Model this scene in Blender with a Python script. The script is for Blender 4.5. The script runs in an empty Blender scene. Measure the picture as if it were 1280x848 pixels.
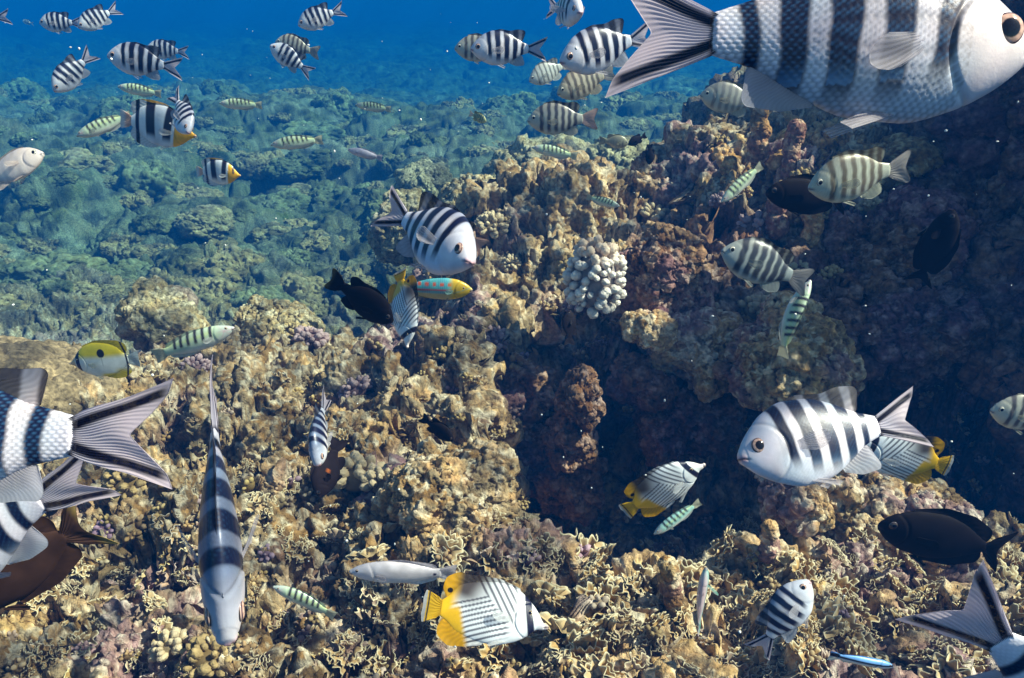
import bpy, math, random
import numpy as np
from mathutils import Matrix, Vector

# ------------------------------------------------------------------ camera, water light, sun, exposure
scene = bpy.context.scene
col = scene.collection
R = math.radians
F = 1005.0                      # focal length in pixels of the 1280 px wide photograph
PITCH = 24.0
CAM = np.array([0.0, 0.0, 1.5])
cd = bpy.data.cameras.new('camera'); cam = bpy.data.objects.new('camera', cd); col.objects.link(cam)
cam.location = CAM; cam.rotation_euler = (R(90 - PITCH), 0, 0)
cd.sensor_width = 36.0; cd.lens = 36.0 * F / 1280.0; cd.clip_start = 0.02; cd.clip_end = 500
scene.camera = cam

SUN_DIR = np.array([0.66, -0.10, 0.72]); SUN_DIR /= np.linalg.norm(SUN_DIR)      # towards the sun
sun_el = math.asin(SUN_DIR[2]); sun_az = math.atan2(SUN_DIR[0], SUN_DIR[1])
world = bpy.data.worlds.new('World'); scene.world = world; world.use_nodes = True
wn = world.node_tree; wn.nodes.clear()
sky = wn.nodes.new('ShaderNodeTexSky'); sky.sky_type = 'NISHITA'; sky.sun_disc = False
sky.sun_elevation = sun_el; sky.sun_rotation = sun_az
bg = wn.nodes.new('ShaderNodeBackground'); bg.inputs[1].default_value = 0.065
wo = wn.nodes.new('ShaderNodeOutputWorld')
wn.links.new(sky.outputs[0], bg.inputs[0]); wn.links.new(bg.outputs[0], wo.inputs[0])
sd = bpy.data.lights.new('sun', 'SUN'); sd.energy = 5.0; sd.angle = R(0.6); sd.color = (1.0, 0.84, 0.68)
so = bpy.data.objects.new('sun', sd); col.objects.link(so)
so.rotation_euler = Vector(SUN_DIR).to_track_quat('Z', 'Y').to_euler(); so.location = (3, -2, 6)
vs = scene.view_settings
vs.view_transform = 'Standard'; vs.look = 'None'; vs.gamma = 1.0; vs.use_curve_mapping = False
vs.exposure = 1.35
scene.render.engine = 'CYCLES'
cy = scene.cycles
cy.use_denoising = True; cy.max_bounces = 5; cy.diffuse_bounces = 2; cy.glossy_bounces = 1
cy.transmission_bounces = 2; cy.transparent_max_bounces = 8; cy.volume_bounces = 0
cy.caustics_reflective = False; cy.caustics_refractive = False
cy.volume_max_steps = 64
try: cy.denoising_prefilter = 'ACCURATE'
except Exception: pass

FWD = np.array([0, math.cos(R(PITCH)), -math.sin(R(PITCH))])
UPV = np.array([0, math.sin(R(PITCH)), math.cos(R(PITCH))])
RGT = np.array([1.0, 0, 0])
def at(px, py, d):
    """point seen at photograph pixel px,py at depth d metres along the view axis"""
    return CAM + d * (FWD + RGT * (px - 640) / F + UPV * (424 - py) / F)

HAZE_DENSITY = 0.114
HAZE_COLOR = (0.001, 0.067, 0.275)
HAZE_ABS = (0.03, 0.42, 0.62)

# ------------------------------------------------------------------ noise in numpy
def h3(ix, iy, iz, seed):
    h = (ix.astype(np.uint32) * np.uint32(374761393) + iy.astype(np.uint32) * np.uint32(668265263)
         + iz.astype(np.uint32) * np.uint32(2147483647) + np.uint32((seed * 974634777) & 0xffffffff))
    h ^= h >> np.uint32(13); h *= np.uint32(1274126177); h ^= h >> np.uint32(16)
    h *= np.uint32(2246822519); h ^= h >> np.uint32(13)
    return h
def hf(h): return (h & np.uint32(0xffffff)).astype(np.float32) / np.float32(0xffffff)
def vnoise(P, scale, seed=0):
    p = (P * scale).astype(np.float32) + np.float32(1000.0)
    i = np.floor(p).astype(np.int64); f = p - i; f = f * f * f * (f * (f * 6 - 15) + 10)
    out = 0
    for dx in (0, 1):
        wx = f[:, 0] if dx else 1 - f[:, 0]
        for dy in (0, 1):
            wy = f[:, 1] if dy else 1 - f[:, 1]
            for dz in (0, 1):
                wz = f[:, 2] if dz else 1 - f[:, 2]
                out = out + wx * wy * wz * hf(h3(i[:, 0] + dx, i[:, 1] + dy, i[:, 2] + dz, seed))
    return out * 2 - 1
def fbm(P, scale, octv=4, seed=0, gain=0.5):
    a = 1.0; s = 0; t = 0
    for k in range(octv):
        s = s + a * vnoise(P, scale * 2.03 ** k, seed + k * 17); t += a; a *= gain
    return s / t
def worley(P, scale, seed=0, jit=0.42):
    p = (P * scale).astype(np.float32) + np.float32(1000.0)
    b = np.floor(p - 0.5).astype(np.int64)
    best = np.full(len(P), 9.0, np.float32); idv = np.zeros(len(P), np.float32)
    for dx in (0, 1):
        for dy in (0, 1):
            for dz in (0, 1):
                cx, cy_, cz = b[:, 0] + dx, b[:, 1] + dy, b[:, 2] + dz
                h = h3(cx, cy_, cz, seed)
                jx = (h & np.uint32(1023)).astype(np.float32) / 1023 - .5
                jy = ((h >> np.uint32(10)) & np.uint32(1023)).astype(np.float32) / 1023 - .5
                jz = ((h >> np.uint32(20)) & np.uint32(1023)).astype(np.float32) / 1023 - .5
                d = (cx + .5 + 2 * jit * jx - p[:, 0]) ** 2 + (cy_ + .5 + 2 * jit * jy - p[:, 1]) ** 2 + (cz + .5 + 2 * jit * jz - p[:, 2]) ** 2
                m = d < best
                best[m] = d[m]; idv[m] = hf(h3(cx, cy_, cz, seed + 5))[m]
    return np.sqrt(best), idv
def ss(a, b, t):
    t = np.clip((t - a) / (b - a), 0, 1); return t * t * (3 - 2 * t)
def warp(P, scale, amp, seed):
    return P + amp * np.stack([vnoise(P, scale, seed), vnoise(P, scale, seed + 1), vnoise(P, scale, seed + 2)], 1)
def knobs(P, cell, seed, wrp=0.35):
    Q = warp(P, 1.7 / cell, wrp * cell, seed + 90)
    f, i = worley(Q, 1 / cell, seed)
    return np.sqrt(np.clip(1 - (f / 0.85) ** 2, 0, 1)), i

def ruffle(P, cell, seed):
    """thin wandering ridges and pits, like the plates and holes of a reef crust"""
    Q = warp(P, .9 / cell, .45 * cell, seed + 50)
    a = 1 - np.abs(vnoise(Q, 1.1 / cell, seed)) * 2.6
    b = 1 - np.abs(vnoise(Q, 2.0 / cell, seed + 9)) * 2.6
    return np.clip(.62 * a + .38 * b, -1, 1)

# ------------------------------------------------------------------ mesh helpers
def make_mesh(name, V, Fq, C=None, mats=(), mi=None, smooth=True):
    V = np.asarray(V, np.float32)
    me = bpy.data.meshes.new(name)
    if isinstance(Fq, (list, tuple)):
        faces = [np.asarray(f, np.int32) for f in Fq if len(f)]
    else: faces = [np.asarray(Fq, np.int32)]
    nl = sum(f.size for f in faces); nf = sum(len(f) for f in faces)
    me.vertices.add(len(V)); me.vertices.foreach_set('co', V.ravel())
    me.loops.add(nl); me.loops.foreach_set('vertex_index', np.concatenate([f.ravel() for f in faces]))
    me.polygons.add(nf)
    st = []; tot = []; o = 0
    for f in faces:
        k = f.shape[1]; st.append(o + np.arange(len(f)) * k); tot.append(np.full(len(f), k)); o += f.size
    me.polygons.foreach_set('loop_start', np.concatenate(st).astype(np.int32))
    me.polygons.foreach_set('loop_total', np.concatenate(tot).astype(np.int32))
    if mi is not None: me.polygons.foreach_set('material_index', np.asarray(mi, np.int32))
    me.polygons.foreach_set('use_smooth', np.full(nf, smooth))
    for m in mats: me.materials.append(m)
    me.update(calc_edges=True)
    if C is not None:
        a = me.color_attributes.new('Col', 'FLOAT_COLOR', 'POINT')
        cc = np.ones((len(V), 4), np.float32); cc[:, :3] = C
        a.data.foreach_set('color', cc.ravel())
    return me
def link(name, me, parent=None, loc=None):
    o = bpy.data.objects.new(name, me); col.objects.link(o)
    if parent is not None: o.parent = parent
    if loc is not None: o.location = loc
    return o
def tag(o, label=None, cat=None, group=None, kind=None):
    if label: o['label'] = label
    if cat: o['category'] = cat
    if group: o['group'] = group
    if kind: o['kind'] = kind
    return o
def grid_faces(nu, nv, wrap_v=False):
    a = np.arange(nu * nv).reshape(nu, nv)
    if wrap_v: a = np.concatenate([a, a[:, :1]], 1)
    return np.stack([a[:-1, :-1], a[1:, :-1], a[1:, 1:], a[:-1, 1:]], -1).reshape(-1, 4)
def grid_normals(P, nu, nv):
    G = P.reshape(nu, nv, 3)
    du = np.gradient(G, axis=0); dv = np.gradient(G, axis=1)
    n = np.cross(du, dv); n /= np.linalg.norm(n, axis=2, keepdims=True) + 1e-12
    return n.reshape(-1, 3)
def tri_normals(V, Fc):
    n = np.zeros_like(V); k = Fc.shape[1]
    fn = np.cross(V[Fc[:, 1]] - V[Fc[:, 0]], V[Fc[:, 2]] - V[Fc[:, 0]])
    for j in range(k):
        for c in range(3): n[:, c] += np.bincount(Fc[:, j], fn[:, c], minlength=len(V))
    return n / (np.linalg.norm(n, axis=1, keepdims=True) + 1e-12)
_ico = {}
def ico(sub):
    """unit cube-sphere with 2^sub cells a side, welded"""
    if sub in _ico: return _ico[sub]
    n = 2 ** sub + 1; a = np.tan(np.linspace(-1, 1, n) * math.pi / 4)
    u, v = np.meshgrid(a, a, indexing='ij'); o = np.ones_like(u)
    Vs = []; Fs = []; k = 0
    for ax in range(3):
        for s in (-1, 1):
            q = [None] * 3; q[ax] = o * s; q[(ax + 1) % 3] = u * s; q[(ax + 2) % 3] = v
            Vs.append(np.stack(q, -1).reshape(-1, 3)); Fs.append(grid_faces(n, n) + k); k += n * n
    V = np.concatenate(Vs); Fc = np.concatenate(Fs)
    V /= np.linalg.norm(V, axis=1, keepdims=True)
    key = np.round(V * 1e5).astype(np.int64)
    _, idx, inv = np.unique(key, axis=0, return_index=True, return_inverse=True)
    V = V[idx]; Fc = inv.ravel()[Fc]
    c = V[Fc].mean(1); nn = np.cross(V[Fc[:, 1]] - V[Fc[:, 0]], V[Fc[:, 2]] - V[Fc[:, 0]])
    flip = (c * nn).sum(1) < 0
    Fc[flip] = Fc[flip][:, ::-1]
    _ico[sub] = (V, Fc); return V, Fc

# ------------------------------------------------------------------ materials
def node_mat(name, rough=0.85, bump=((60, .5, .004),), spec=0.2, tint_scale=30, tint=0.25, transl=0.0, speck=None):
    m = bpy.data.materials.new(name); m.use_nodes = True; t = m.node_tree; t.nodes.clear(); N = t.nodes.new; L = t.links.new
    out = N('ShaderNodeOutputMaterial'); bs = N('ShaderNodeBsdfPrincipled')
    at_ = N('ShaderNodeAttribute'); at_.attribute_name = 'Col'
    tc = N('ShaderNodeTexCoord')
    nz = N('ShaderNodeTexNoise'); nz.inputs['Scale'].default_value = tint_scale; nz.inputs['Detail'].default_value = 5
    L(tc.outputs['Object'], nz.inputs['Vector'])
    mr = N('ShaderNodeMapRange'); mr.inputs['From Min'].default_value = .3; mr.inputs['From Max'].default_value = .7
    mr.inputs['To Min'].default_value = 1 - tint; mr.inputs['To Max'].default_value = 1 + tint
    L(nz.outputs['Fac'], mr.inputs['Value'])
    mx = N('ShaderNodeVectorMath'); mx.operation = 'SCALE'
    L(at_.outputs['Color'], mx.inputs[0]); L(mr.outputs['Result'], mx.inputs['Scale'])
    colr = mx.outputs[0]
    if speck:
        vz = N('ShaderNodeTexVoronoi'); vz.inputs['Scale'].default_value = speck[0]
        L(tc.outputs['Object'], vz.inputs['Vector'])
        m2 = N('ShaderNodeMapRange'); m2.inputs['From Min'].default_value = .15; m2.inputs['From Max'].default_value = .4
        m2.inputs['To Min'].default_value = speck[2]; m2.inputs['To Max'].default_value = 0
        L(vz.outputs['Distance'], m2.inputs['Value'])
        mm = N('ShaderNodeMix'); mm.data_type = 'RGBA'; L(m2.outputs['Result'], mm.inputs['Factor'])
        L(colr, mm.inputs['A']); mm.inputs['B'].default_value = (*speck[1], 1); colr = mm.outputs['Result']
    L(colr, bs.inputs['Base Color'])
    bs.inputs['Roughness'].default_value = rough; bs.inputs['Specular IOR Level'].default_value = spec
    prev = None
    for sc_, st, di in bump:
        b = N('ShaderNodeBump'); b.inputs['Strength'].default_value = st; b.inputs['Distance'].default_value = di
        n2 = N('ShaderNodeTexNoise'); n2.inputs['Scale'].default_value = sc_; n2.inputs['Detail'].default_value = 4; n2.inputs['Roughness'].default_value = .65
        L(tc.outputs['Object'], n2.inputs['Vector']); L(n2.outputs['Fac'], b.inputs['Height'])
        if prev: L(prev.outputs[0], b.inputs['Normal'])
        prev = b
    if prev: L(prev.outputs[0], bs.inputs['Normal'])
    if transl > 0:
        tr = N('ShaderNodeBsdfTranslucent'); L(colr, tr.inputs['Color'])
        ms = N('ShaderNodeMixShader'); ms.inputs[0].default_value = transl
        L(bs.outputs[0], ms.inputs[1]); L(tr.outputs[0], ms.inputs[2]); L(ms.outputs[0], out.inputs[0])
    else: L(bs.outputs[0], out.inputs[0])
    return m
M_REEF = node_mat('reef_rock', .95, ((65, .9, .010), (190, .9, .004)), .1, 70, .55)
M_FAR = node_mat('reef_far', .95, ((14, .6, .03), (70, .6, .006)), .1, 6, .35)
M_CORAL = node_mat('coral_skin', .85, ((220, .5, .0015),), .2, 60, .25, transl=0)
M_LEAF = node_mat('coral_leaf', .8, ((150, .5, .0015),), .25, 50, .3, transl=.08)
M_FISH = node_mat('fish_skin', .38, ((140, .25, .0008), (900, .25, .0002)), .45, 60, .12)
M_FIN = node_mat('fish_fin', .5, (), .3, 40, .08, transl=.45)
M_CLEAR = node_mat('fish_clear_fin', .5, (), .3, 40, .08, transl=.4)
def see_through(m, f):
    t = m.node_tree; o = [n for n in t.nodes if n.type == 'OUTPUT_MATERIAL'][0]; src = o.inputs[0].links[0].from_socket
    tp = t.nodes.new('ShaderNodeBsdfTransparent'); mx = t.nodes.new('ShaderNodeMixShader'); mx.inputs[0].default_value = f
    t.links.new(src, mx.inputs[1]); t.links.new(tp.outputs[0], mx.inputs[2]); t.links.new(mx.outputs[0], o.inputs[0])
see_through(M_CLEAR, .62); see_through(M_FIN, .18)
M_DARK = node_mat('dark_fish_skin', .75, (), .12, 60, .2)
for m_ in (M_FISH,):
    b_ = [n for n in m_.node_tree.nodes if n.type == 'BSDF_PRINCIPLED'][0]; b_.inputs['Metallic'].default_value = .12; b_.inputs['Coat Weight'].default_value = .15
M_EYE = node_mat('fish_eye', .08, (), .6, 10, .0)
# ------------------------------------------------------------------ reef colours (the living crust's own patches)
PAL = np.array([[.42, .29, .14], [.60, .48, .30], [.25, .16, .06], [.30, .26, .16], [.22, .12, .165],
                [.46, .32, .24], [.52, .39, .17], [.15, .11, .06], [.68, .60, .47]])
def reef_colour(P, seed=0, purple=0.0, green=0.0):
    Q = warp(P, 6, .08, seed + 3)
    n1 = fbm(Q, 3.0, 4, seed + 11); n2 = fbm(Q, 11.0, 4, seed + 23); n3 = fbm(Q, 38, 3, seed + 31)
    _, i1 = worley(warp(P, 25, .02, seed + 7), 14, seed + 41)
    _, i2 = worley(warp(P, 60, .01, seed + 8), 40, seed + 43)
    k = (n1 * .9 + n2 * .9 + (i1 - .5) * .7 + (i2 - .5) * .45)
    t = np.clip((k + 1) / 2, 0, .999) * 5
    order = PAL[[7, 2, 3, 0, 6, 1]] * np.array([1.02, .86, .82])
    a = np.floor(t).astype(int); f = (t - a)[:, None]
    c = order[a] * (1 - f) + order[np.minimum(a + 1, 5)] * f
    pm = ss(.06, .40, fbm(P, 4.2, 3, seed + 77) + purple)[:, None] * .62
    c = c * (1 - pm) + (PAL[4] * (1 + .5 * i2[:, None])) * pm
    wm = ss(.55, .9, i2 + n3 * .35)[:, None] * .5
    c = c * (1 - wm) + PAL[8] * wm
    c = c * (1 + .25 * n3[:, None])
    if green: c = c * (1 - green) + np.array([.33, .36, .22]) * (.8 + .4 * n2[:, None]) * green
    return np.clip(c, .01, .8)

# ------------------------------------------------------------------ the sea floor: one displaced sheet
def base_h(x, y):
    yb = np.interp(x, [-4, -2.5, -1.5, -1.0, -.65, -.40, -.15, .3, 4], [1.9, 2.0, 2.2, 2.35, 2.6, 3.0, 4.5, 5.0, 5.3])
    wdt = np.interp(x, [-3, -.6, 0], [2.2, 1.8, .9])
    near = .31 + .03 * np.sin(x * 3 + 1) + .05 * ss(1.2, .8, y)
    near = near + .20 * ss(-.6, .05, x) * ss(2.05, 2.5, y) + .14 * ss(-.5, .1, x) * ss(2.7, 3.3, y) - .50 * ss(-.5, .1, x) * ss(1.6, .9, x) * ss(3.55, 4.1, y)
    # the rise that carries the right hand reef
    near = near + .42 * ss(.45, 1.1, x) * ss(2.3, 3.0, y)
    near = near + 1.25 * ss(1.35, 1.85, x - .35 * (y - 2.2)) * ss(1.75, 2.3, y)
    # hollow between the near bed and the cliff
    front = np.interp(x, [-.2, 0, .2, .45, .7, 1.0, 1.5], [1.8, 1.50, 1.30, 1.30, 1.45, 1.58, 1.6])
    hol = ss(0, .16, y - front) * ss(2.52, 2.28, y - .12 * np.sin(x * 7)) * ss(-.14, .05, x)
    near = near - .62 * hol
    # deep notch by the lower middle
    far = -1.0 + .16 * np.sin(x * .9 + 1.3) * np.cos(y * .7) + .25 * ss(6, 11, y) + .22 * ss(0, 4, x) + .12 * ss(4.5, 9, -x)
    far = far + .25 * np.exp(-((y - 13 - .3 * x) / 2.2) ** 2) * (0.6 + .4 * np.sin(x * .5 + 2)) - 1.3 * ss(11, 30, y)
    t = np.clip((y - yb) / wdt, 0, 1); t = t * t * (3 - 2 * t)
    return near * (1 - t) + far * t
yy = np.concatenate([np.linspace(.45, 1.0, 40)[:-1], 1.0 * np.exp(np.linspace(0, math.log(3.4), 760))[:-1], 3.4 * np.exp(np.linspace(0, math.log(9 / 3.4), 300))[:-1], 9 * np.exp(np.linspace(0, math.log(80 / 9), 330))])
NU, NV = len(yy), 1150
tt = np.linspace(-1, 1, NV)
Yg, Tg = np.meshgrid(yy, tt, indexing='ij')
Xg = Tg * (Yg * .92 + .45)
P = np.stack([Xg.ravel(), Yg.ravel(), base_h(Xg, Yg).ravel()], 1)
dist = np.hypot(P[:, 1], .6 * P[:, 0])
def soft_normals(P, it=5):
    n = grid_normals(P, NU, NV); n[n[:, 2] < 0] *= -1; G = n.reshape(NU, NV, 3)
    for _ in range(it): G[1:-1, 1:-1] = .2 * (G[1:-1, 1:-1] + G[:-2, 1:-1] + G[2:, 1:-1] + G[1:-1, :-2] + G[1:-1, 2:])
    n = G.reshape(-1, 3); return n / (np.linalg.norm(n, axis=1, keepdims=True) + 1e-9)
def stage(P, amp, cell, seed, lim):
    n = soft_normals(P, 14 if cell < .1 else 8)
    k, i = knobs(P, cell, seed)
    if cell < .3:
        mixf = ss(-.25, .25, vnoise(P, .5 / cell, seed + 33)) * .85
        k = k * (1 - mixf) + (ruffle(P, cell, seed + 60) * .55 + .4) * mixf
    w = ss(lim * 1.5, lim * .7, P[:, 1])
    return P + n * ((k - .55) * amp * (.35 + 1.0 * i) * w)[:, None]
def relax(P, n):
    G = P.reshape(NU, NV, 3).copy()
    for _ in range(n):
        G[1:-1, 1:-1] = .5 * G[1:-1, 1:-1] + .125 * (G[:-2, 1:-1] + G[2:, 1:-1] + G[1:-1, :-2] + G[1:-1, 2:])
    w = ss(4.2, 3.0, P[:, 1])[:, None]
    return G.reshape(-1, 3) * w + P * (1 - w)
P[:, 2] += .11 * fbm(P, 1.9, 4, 5) * ss(.8, 2, P[:, 1])
farw = ss(3.5, 6.5, P[:, 1])
P[:, 2] += .38 * fbm(P, .22, 3, 6) * ss(6, 10, P[:, 1])
P = stage(P, .7, 1.9, 201, 60) * farw[:, None] + P * (1 - farw[:, None])
P = stage(P, .16, .62, 202, 40) * ss(2.6, 5, P[:, 1])[:, None] + P * (1 - ss(2.6, 5, P[:, 1]))[:, None]
fz = (1 - .55 * ss(4, 7, P[:, 1]))[:, None]
P = stage(P, .19, .27, 203, 26) * fz + P * (1 - fz)
P[:, 2] += (.16 * fbm(P, 1.1, 5, 7, .55) + .05 * fbm(P, 5, 4, 8, .6)) * ss(3.5, 6, P[:, 1])
P = relax(P, 3)
fz = (1 - .5 * ss(4, 6, P[:, 1]))[:, None]
P = stage(P, .12, .12, 204, 14) * fz + P * (1 - fz)
P = relax(P, 2)
P = stage(P, .05, .052, 205, 7)
P = relax(P, 1)
P = stage(P, .028, .026, 206, 3.8)
P = stage(P, .014, .013, 207, 2.8)
pit = ss(.16, .50, fbm(P, 4.6, 4, 303, .6)) * .17 + ss(.26, .60, fbm(P, 9, 3, 301)) * .10 + ss(.22, .5, fbm(P, 19, 3, 302)) * .05
n = grid_normals(P, NU, NV); n[n[:, 2] < 0] *= -1
n = soft_normals(P, 10)
P = P - n * (pit * ss(9, 5, P[:, 1]))[:, None]
P = P + n * (.012 * fbm(P, 42, 3, 71, .6) * ss(5, 2.5, P[:, 1]))[:, None]
GC = reef_colour(P, 0)
dk_ = (ss(.25, .9, P[:, 0]) * ss(1.6, 2.0, P[:, 1]) * ss(4.2, 3.2, P[:, 1]) * ss(-.2, .25, fbm(P, 3, 3, 96) + .12) * ss(.98, .78, P[:, 2]))[:, None]     # shade of the right hand reef painted over its purple crust
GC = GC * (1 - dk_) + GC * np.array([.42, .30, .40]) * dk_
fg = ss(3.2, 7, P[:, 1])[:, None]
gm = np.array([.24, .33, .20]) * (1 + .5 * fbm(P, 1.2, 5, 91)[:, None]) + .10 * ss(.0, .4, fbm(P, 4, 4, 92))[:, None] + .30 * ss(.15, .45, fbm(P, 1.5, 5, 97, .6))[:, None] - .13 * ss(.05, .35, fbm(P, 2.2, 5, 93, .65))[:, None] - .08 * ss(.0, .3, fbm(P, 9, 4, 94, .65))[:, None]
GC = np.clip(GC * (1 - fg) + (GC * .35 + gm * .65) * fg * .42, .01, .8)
GC = GC * (1 - .18 * ss(.0, .5, fbm(P, .8, 3, 95))[:, None])
G_F = grid_faces(NU, NV)[:, ::-1]
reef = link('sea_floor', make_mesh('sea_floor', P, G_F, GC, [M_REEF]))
tag(reef, kind='structure')
from mathutils.bvhtree import BVHTree
sub = P.reshape(NU, NV, 3)[::3, ::3]; su, sv = sub.shape[:2]
BV = BVHTree.FromPolygons(sub.reshape(-1, 3).tolist(), grid_faces(su, sv).tolist())
def ground(px, py):
    """where the view through a photograph pixel meets the reef"""
    d = at(px, py, 1) - CAM
    h = BV.ray_cast(Vector(CAM), Vector(d).normalized())
    return h
def down(x, y):
    h = BV.ray_cast(Vector((x, y, 5)), Vector((0, 0, -1)))
    return h[0], h[1]

# ------------------------------------------------------------------ rocks and coral heads
def rock_verts(r, sub, seed, lump=(.5, .35), fine=.06, rough=1.0):
    """a displaced ball: big lumps, knobs, fine crust. r = radii"""
    V, Fc = ico(sub); r = np.asarray(r, float); m = r.mean()
    off = np.array([seed * 3.17, seed * 1.7, seed * .9])
    P = V * r
    P = P + V * (fbm(P / m + off, 1.1, 4, seed, .6) * m * .62)[:, None]
    for cell, amp, sd in ((.62, .24, 1), (.26, .13, 2), (.115, .062, 3), (.05, .03, 4)):
        if cell * m < .012: continue
        if cell < .2 and sub < 6 and m > .2: pass
        nrm = tri_normals(P, Fc)
        k, i = knobs(P + off, cell * m, seed + sd * 7)
        if cell < .3:
            mf = ss(-.3, .2, vnoise(P + off, .6 / (cell * m), seed + 70)) * .85
            k = k * (1 - mf) + (ruffle(P + off, cell * m, seed + 60 + sd) * .6 + .45) * mf
        P = P + nrm * ((k - .6) * amp * m * rough * (.3 + 1.1 * i))[:, None]
    return P, Fc
def rock(name, label, cat, px, py, d, r, seed, sub=6, purple=0, green=0, rough=1.0, tint=(1, 1, 1), group=None, mat=None, sink=0, kind=None):
    V, Fc = rock_verts(r, sub, seed, rough=rough)
    c = at(px, py, d); c[2] -= sink
    C = np.clip(reef_colour(V + c, seed, purple, green) * np.array(tint), .01, .85)
    o = link(name, make_mesh(name, V, Fc, C, [mat or M_REEF]), loc=c)
    return tag(o, label, cat, group, kind)
B = 'boulder'
rock('boulder', 'pale green rounded boulder in the gap behind the white coral', B, 783, 228, 4.7, (.26, .25, .21), 11, 6, green=.55)
rock('boulder', 'low grey green boulder behind the pale rounded one', B, 700, 222, 5.3, (.42, .3, .20), 12, 6, green=.5)
rock('boulder', 'dark sided boulder at the left end of the gap in the reef', B, 660, 245, 5.0, (.24, .3, .30), 13, 6, green=.45)
rock('boulder', 'yellowish boulder tucked against the right hand reef top', B, 842, 232, 4.4, (.22, .2, .22), 14, 6, green=.3)
rock('rock_ledge', 'broad sunlit rock ledge above the white coral', 'rock ledge', 830, 300, 3.35, (.26, .24, .2), 15, 7, green=.2)
rock('rock_ledge', 'dark hollow rock ledge left of and behind the white coral', 'rock ledge', 705, 300, 3.7, (.32, .26, .19), 16, 7, green=.15)
rock('rock_pillar', 'craggy upright rock behind the large striped fish', 'rock', 590, 290, 3.7, (.18, .2, .24), 17, 7, green=.3, rough=1.2)
rock('boulder', 'pale crusted boulder left of the craggy upright rock', B, 512, 285, 3.9, (.15, .2, .17), 18, 6, green=.4)
rock('boulder', 'small greenish boulder far behind the large striped fish', B, 530, 228, 5.2, (.15, .18, .11), 19, 6, green=.7)
rock('coral_rock', 'round knobbly rock with brown top and purple side next to the white coral', 'rock', 825, 355, 2.55, (.155, .14, .155), 20, 7, purple=.35, rough=1.4, tint=(.85, .72, .72))
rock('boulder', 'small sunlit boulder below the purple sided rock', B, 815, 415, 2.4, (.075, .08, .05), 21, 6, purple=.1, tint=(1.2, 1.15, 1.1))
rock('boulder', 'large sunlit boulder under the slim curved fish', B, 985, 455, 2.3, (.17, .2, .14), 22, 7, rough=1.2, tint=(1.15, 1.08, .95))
rock('boulder', 'purple tinted boulder beside the large sunlit boulder', B, 895, 430, 2.55, (.19, .17, .10), 23, 7, purple=.3)
#SPURS
rock('boulder', 'brown crusted mound right of the small black fish', B, 560, 615, 1.85, (.13, .14, .07), 27, 7, rough=1.4)
rock('boulder', 'knobbly rock below the large striped fish near the right', B, 1010, 610, 1.78, (.10, .10, .085), 28, 7, purple=.1, rough=1.5)
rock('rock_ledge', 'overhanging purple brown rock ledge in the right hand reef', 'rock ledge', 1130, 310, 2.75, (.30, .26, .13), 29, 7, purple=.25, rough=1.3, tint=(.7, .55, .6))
rock('rock_ledge', 'craggy shelf topping the right hand reef under the biggest fish', 'rock ledge', 1085, 205, 3.0, (.34, .2, .10), 30, 7, rough=1.5, tint=(1.1, 1, .8))
rock('rock_ledge', 'knobbly brown reef shoulder at the top of the right hand reef', 'rock ledge', 930, 235, 3.1, (.20, .2, .16), 31, 7, rough=1.5, tint=(.9, .75, .6))
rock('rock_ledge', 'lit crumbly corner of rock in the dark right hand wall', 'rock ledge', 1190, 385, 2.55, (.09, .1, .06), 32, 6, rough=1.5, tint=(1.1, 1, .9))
rock('rock_ledge', 'pinkish crusted rock under the yellow tailed butterflyfish', 'rock ledge', 1140, 660, 1.95, (.16, .14, .10), 33, 7, purple=.3, rough=1.4)
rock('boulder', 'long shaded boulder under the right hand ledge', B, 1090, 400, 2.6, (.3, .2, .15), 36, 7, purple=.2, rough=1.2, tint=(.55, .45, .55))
rock('boulder', 'round coral head covered in pale crust on the left edge of the slope', B, 203, 398, 2.95, (.145, .14, .12), 34, 7, green=.35, rough=.6)
rock('boulder', 'dark topped rock between the teardrop spotted fish and the slope', B, 350, 410, 3.1, (.14, .16, .07), 35, 7, green=.3, rough=1.4)

# the high wall at the right: welded lumps, tall unseen ones added for shade
def merged(name, specs, mat, purple=0, tint=(1, 1, 1), sub=6):
    Vs = []; Fs = []; Cs = []; k = 0
    for (c, r, sd) in specs:
        V, Fc = rock_verts(r, sub, sd, rough=1.25); V = V + np.asarray(c)
        Vs.append(V); Fs.append(Fc + k); k += len(V); Cs.append(reef_colour(V, sd, purple))
    return link(name, make_mesh(name, np.concatenate(Vs), np.concatenate(Fs), np.clip(np.concatenate(Cs) * np.array(tint), .01, .8), [mat]))
def lump_at(px, py, d, r, sd): return (at(px, py, d), r, sd)
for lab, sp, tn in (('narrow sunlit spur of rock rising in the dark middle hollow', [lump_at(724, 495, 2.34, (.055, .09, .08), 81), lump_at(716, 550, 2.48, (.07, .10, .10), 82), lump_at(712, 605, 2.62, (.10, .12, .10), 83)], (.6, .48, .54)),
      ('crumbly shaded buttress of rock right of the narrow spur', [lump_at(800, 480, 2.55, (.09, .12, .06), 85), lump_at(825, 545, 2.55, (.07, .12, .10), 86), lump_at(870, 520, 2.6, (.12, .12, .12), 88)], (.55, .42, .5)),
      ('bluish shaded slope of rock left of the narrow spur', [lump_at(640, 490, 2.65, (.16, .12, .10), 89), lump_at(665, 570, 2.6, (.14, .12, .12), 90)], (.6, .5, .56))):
    tag(merged('rock_spur', sp, M_REEF, .1, tn, 6), lab, 'rock')  # dark tints put the hollow's shade into the rock colour
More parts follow.
